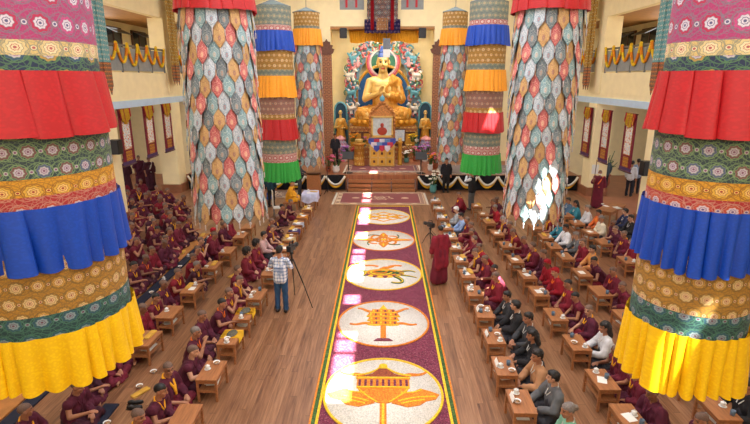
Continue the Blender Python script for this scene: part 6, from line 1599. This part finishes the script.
# camera on tripod by the man in the check shirt, and a second on the floor side
def tripod(x, y, h, rz, spread, label, body):
    t = thing('camera_tripod', label, 'tripod', (x, y, 0), rz)
    for k in range(3):
        a = 2*PI*k/3 + .4; bm = BM(); m = Vector((spread*.55*cos(a), spread*.55*sin(a), h*.45)); cone(bm, (.03*cos(a), .03*sin(a), h-.18), m, .018, .016, 8); cone(bm, m, (spread*cos(a), spread*sin(a), .012), .012, .01, 8); bmesh.ops.remove_doubles(bm, verts=bm.verts[:], dist=.001); obj('leg', bm, BLACK, t)
    bm = BM(); cone(bm, (0, 0, h-.3), (0, 0, h), .022, .022, 10); ball(bm, (0, 0, h-.02), .05, 10); obj('head', bm, BLACK, t)
    bm = BM(); tube(bm, [(0, 0, h-.02), (-.18, .03, h-.12), (-.34, .05, h-.16)], .01, 6); obj('pan_handle', bm, BLACK, t)
    c = thing('video_camera', body, 'camera', (x, y, h+.02), rz)
    bm = BM(); box(bm, -.16, .12, -.06, .06, .02, .17); bevel_all(bm, .015); obj('body', bm, BLACK, c)
    bm = BM(); lathe(bm, [(.045, 0), (.05, .02), (.05, .1), (.062, .12), (.062, .2), (.05, .2), (.045, .14)], 18, 0, True, Matrix.Translation((.11, 0, .09)) @ Matrix.Rotation(PI/2, 4, 'Y')); obj('lens', bm, BLACK, c)
    bm = BM(); tube(bm, [(-.1, 0, .16), (-.09, 0, .25), (.08, 0, .25), (.09, 0, .16)], .014, 8); obj('top_handle', bm, BLACK, c)
    bm = BM(); box(bm, -.1, .02, .065, .08, .05, .15); obj('screen', bm, DARKGLASS, c)
tripod(-2.28, 11.72, 1.42, 1.3, .55, 'black tall tripod in front of the person in check shirt', 'black video camera on the tall tripod by the person in check shirt')
tripod(1.62, 16.5, .62, 2.2, .3, 'small tripod on the floor at the right edge of the flower carpet', 'black camera on the small tripod beside the flower carpet')
t = thing('still_camera', 'small black camera held up by the person in black vest', 'camera', (3.85+.3*cos(PI*.75), 21.3+.3*sin(PI*.75), 1.5), PI*.75)
bm = BM(); box(bm, -.03, .03, -.07, .07, -.045, .045); bevel_all(bm, .01); obj('body', bm, BLACK, t)
bm = BM(); cone(bm, (.03, 0, 0), (.1, 0, 0), .035, .035, 12); obj('lens', bm, BLACK, t)
t = thing('folding_chair', 'white backed chair behind the first row left, under the green hem', 'chair', (-4.35, 19.95, 0), .3)
bm = BM(); box(bm, -.2, .2, -.2, .2, .42, .45); obj('seat', bm, PAPER, t)
bm = BM(); box(bm, -.22, -.19, -.22, .22, .45, 1.15); obj('backrest', bm, PAPER, t)
for sx in (-1, 1):
    for sy in (-1, 1): bm = BM(); cone(bm, (sx*.18, sy*.18, 0), (sx*.18, sy*.18, .42), .014, .014, 6); obj('leg', bm, STEEL, t)
for k, (x, y, rgb, nm) in enumerate(((-5.4, 23.0, (40, 90, 190), 'blue'), (-5.9, 23.2, (190, 40, 50), 'red'), (-6.3, 22.9, (226, 196, 60), 'yellow'))):
    t = thing('backpack', f'{nm} backpack on the floor below the left striped banner', 'bag', (x, y, 0), k)
    m = cloth(nm + '_nylon', rgb)
    obj('bag_body', fuse([('c', (0, -.08, .14), (0, .08, .14), .13, .13), ('c', (0, -.07, .32), (0, .07, .32), .11, .11)], .018, 1, folds(.01, 9, 9, 9, k)), m, t)
    obj('pocket', fuse([('c', (.12, -.07, .14), (.12, .07, .14), .06, .06)], .014, 1), m, t)
    bm = BM(); tube(bm, [(0, -.03, .41), (0, -.02, .47), (0, .02, .47), (0, .03, .41)], .012, 6); obj('handle', bm, BLACK, t)
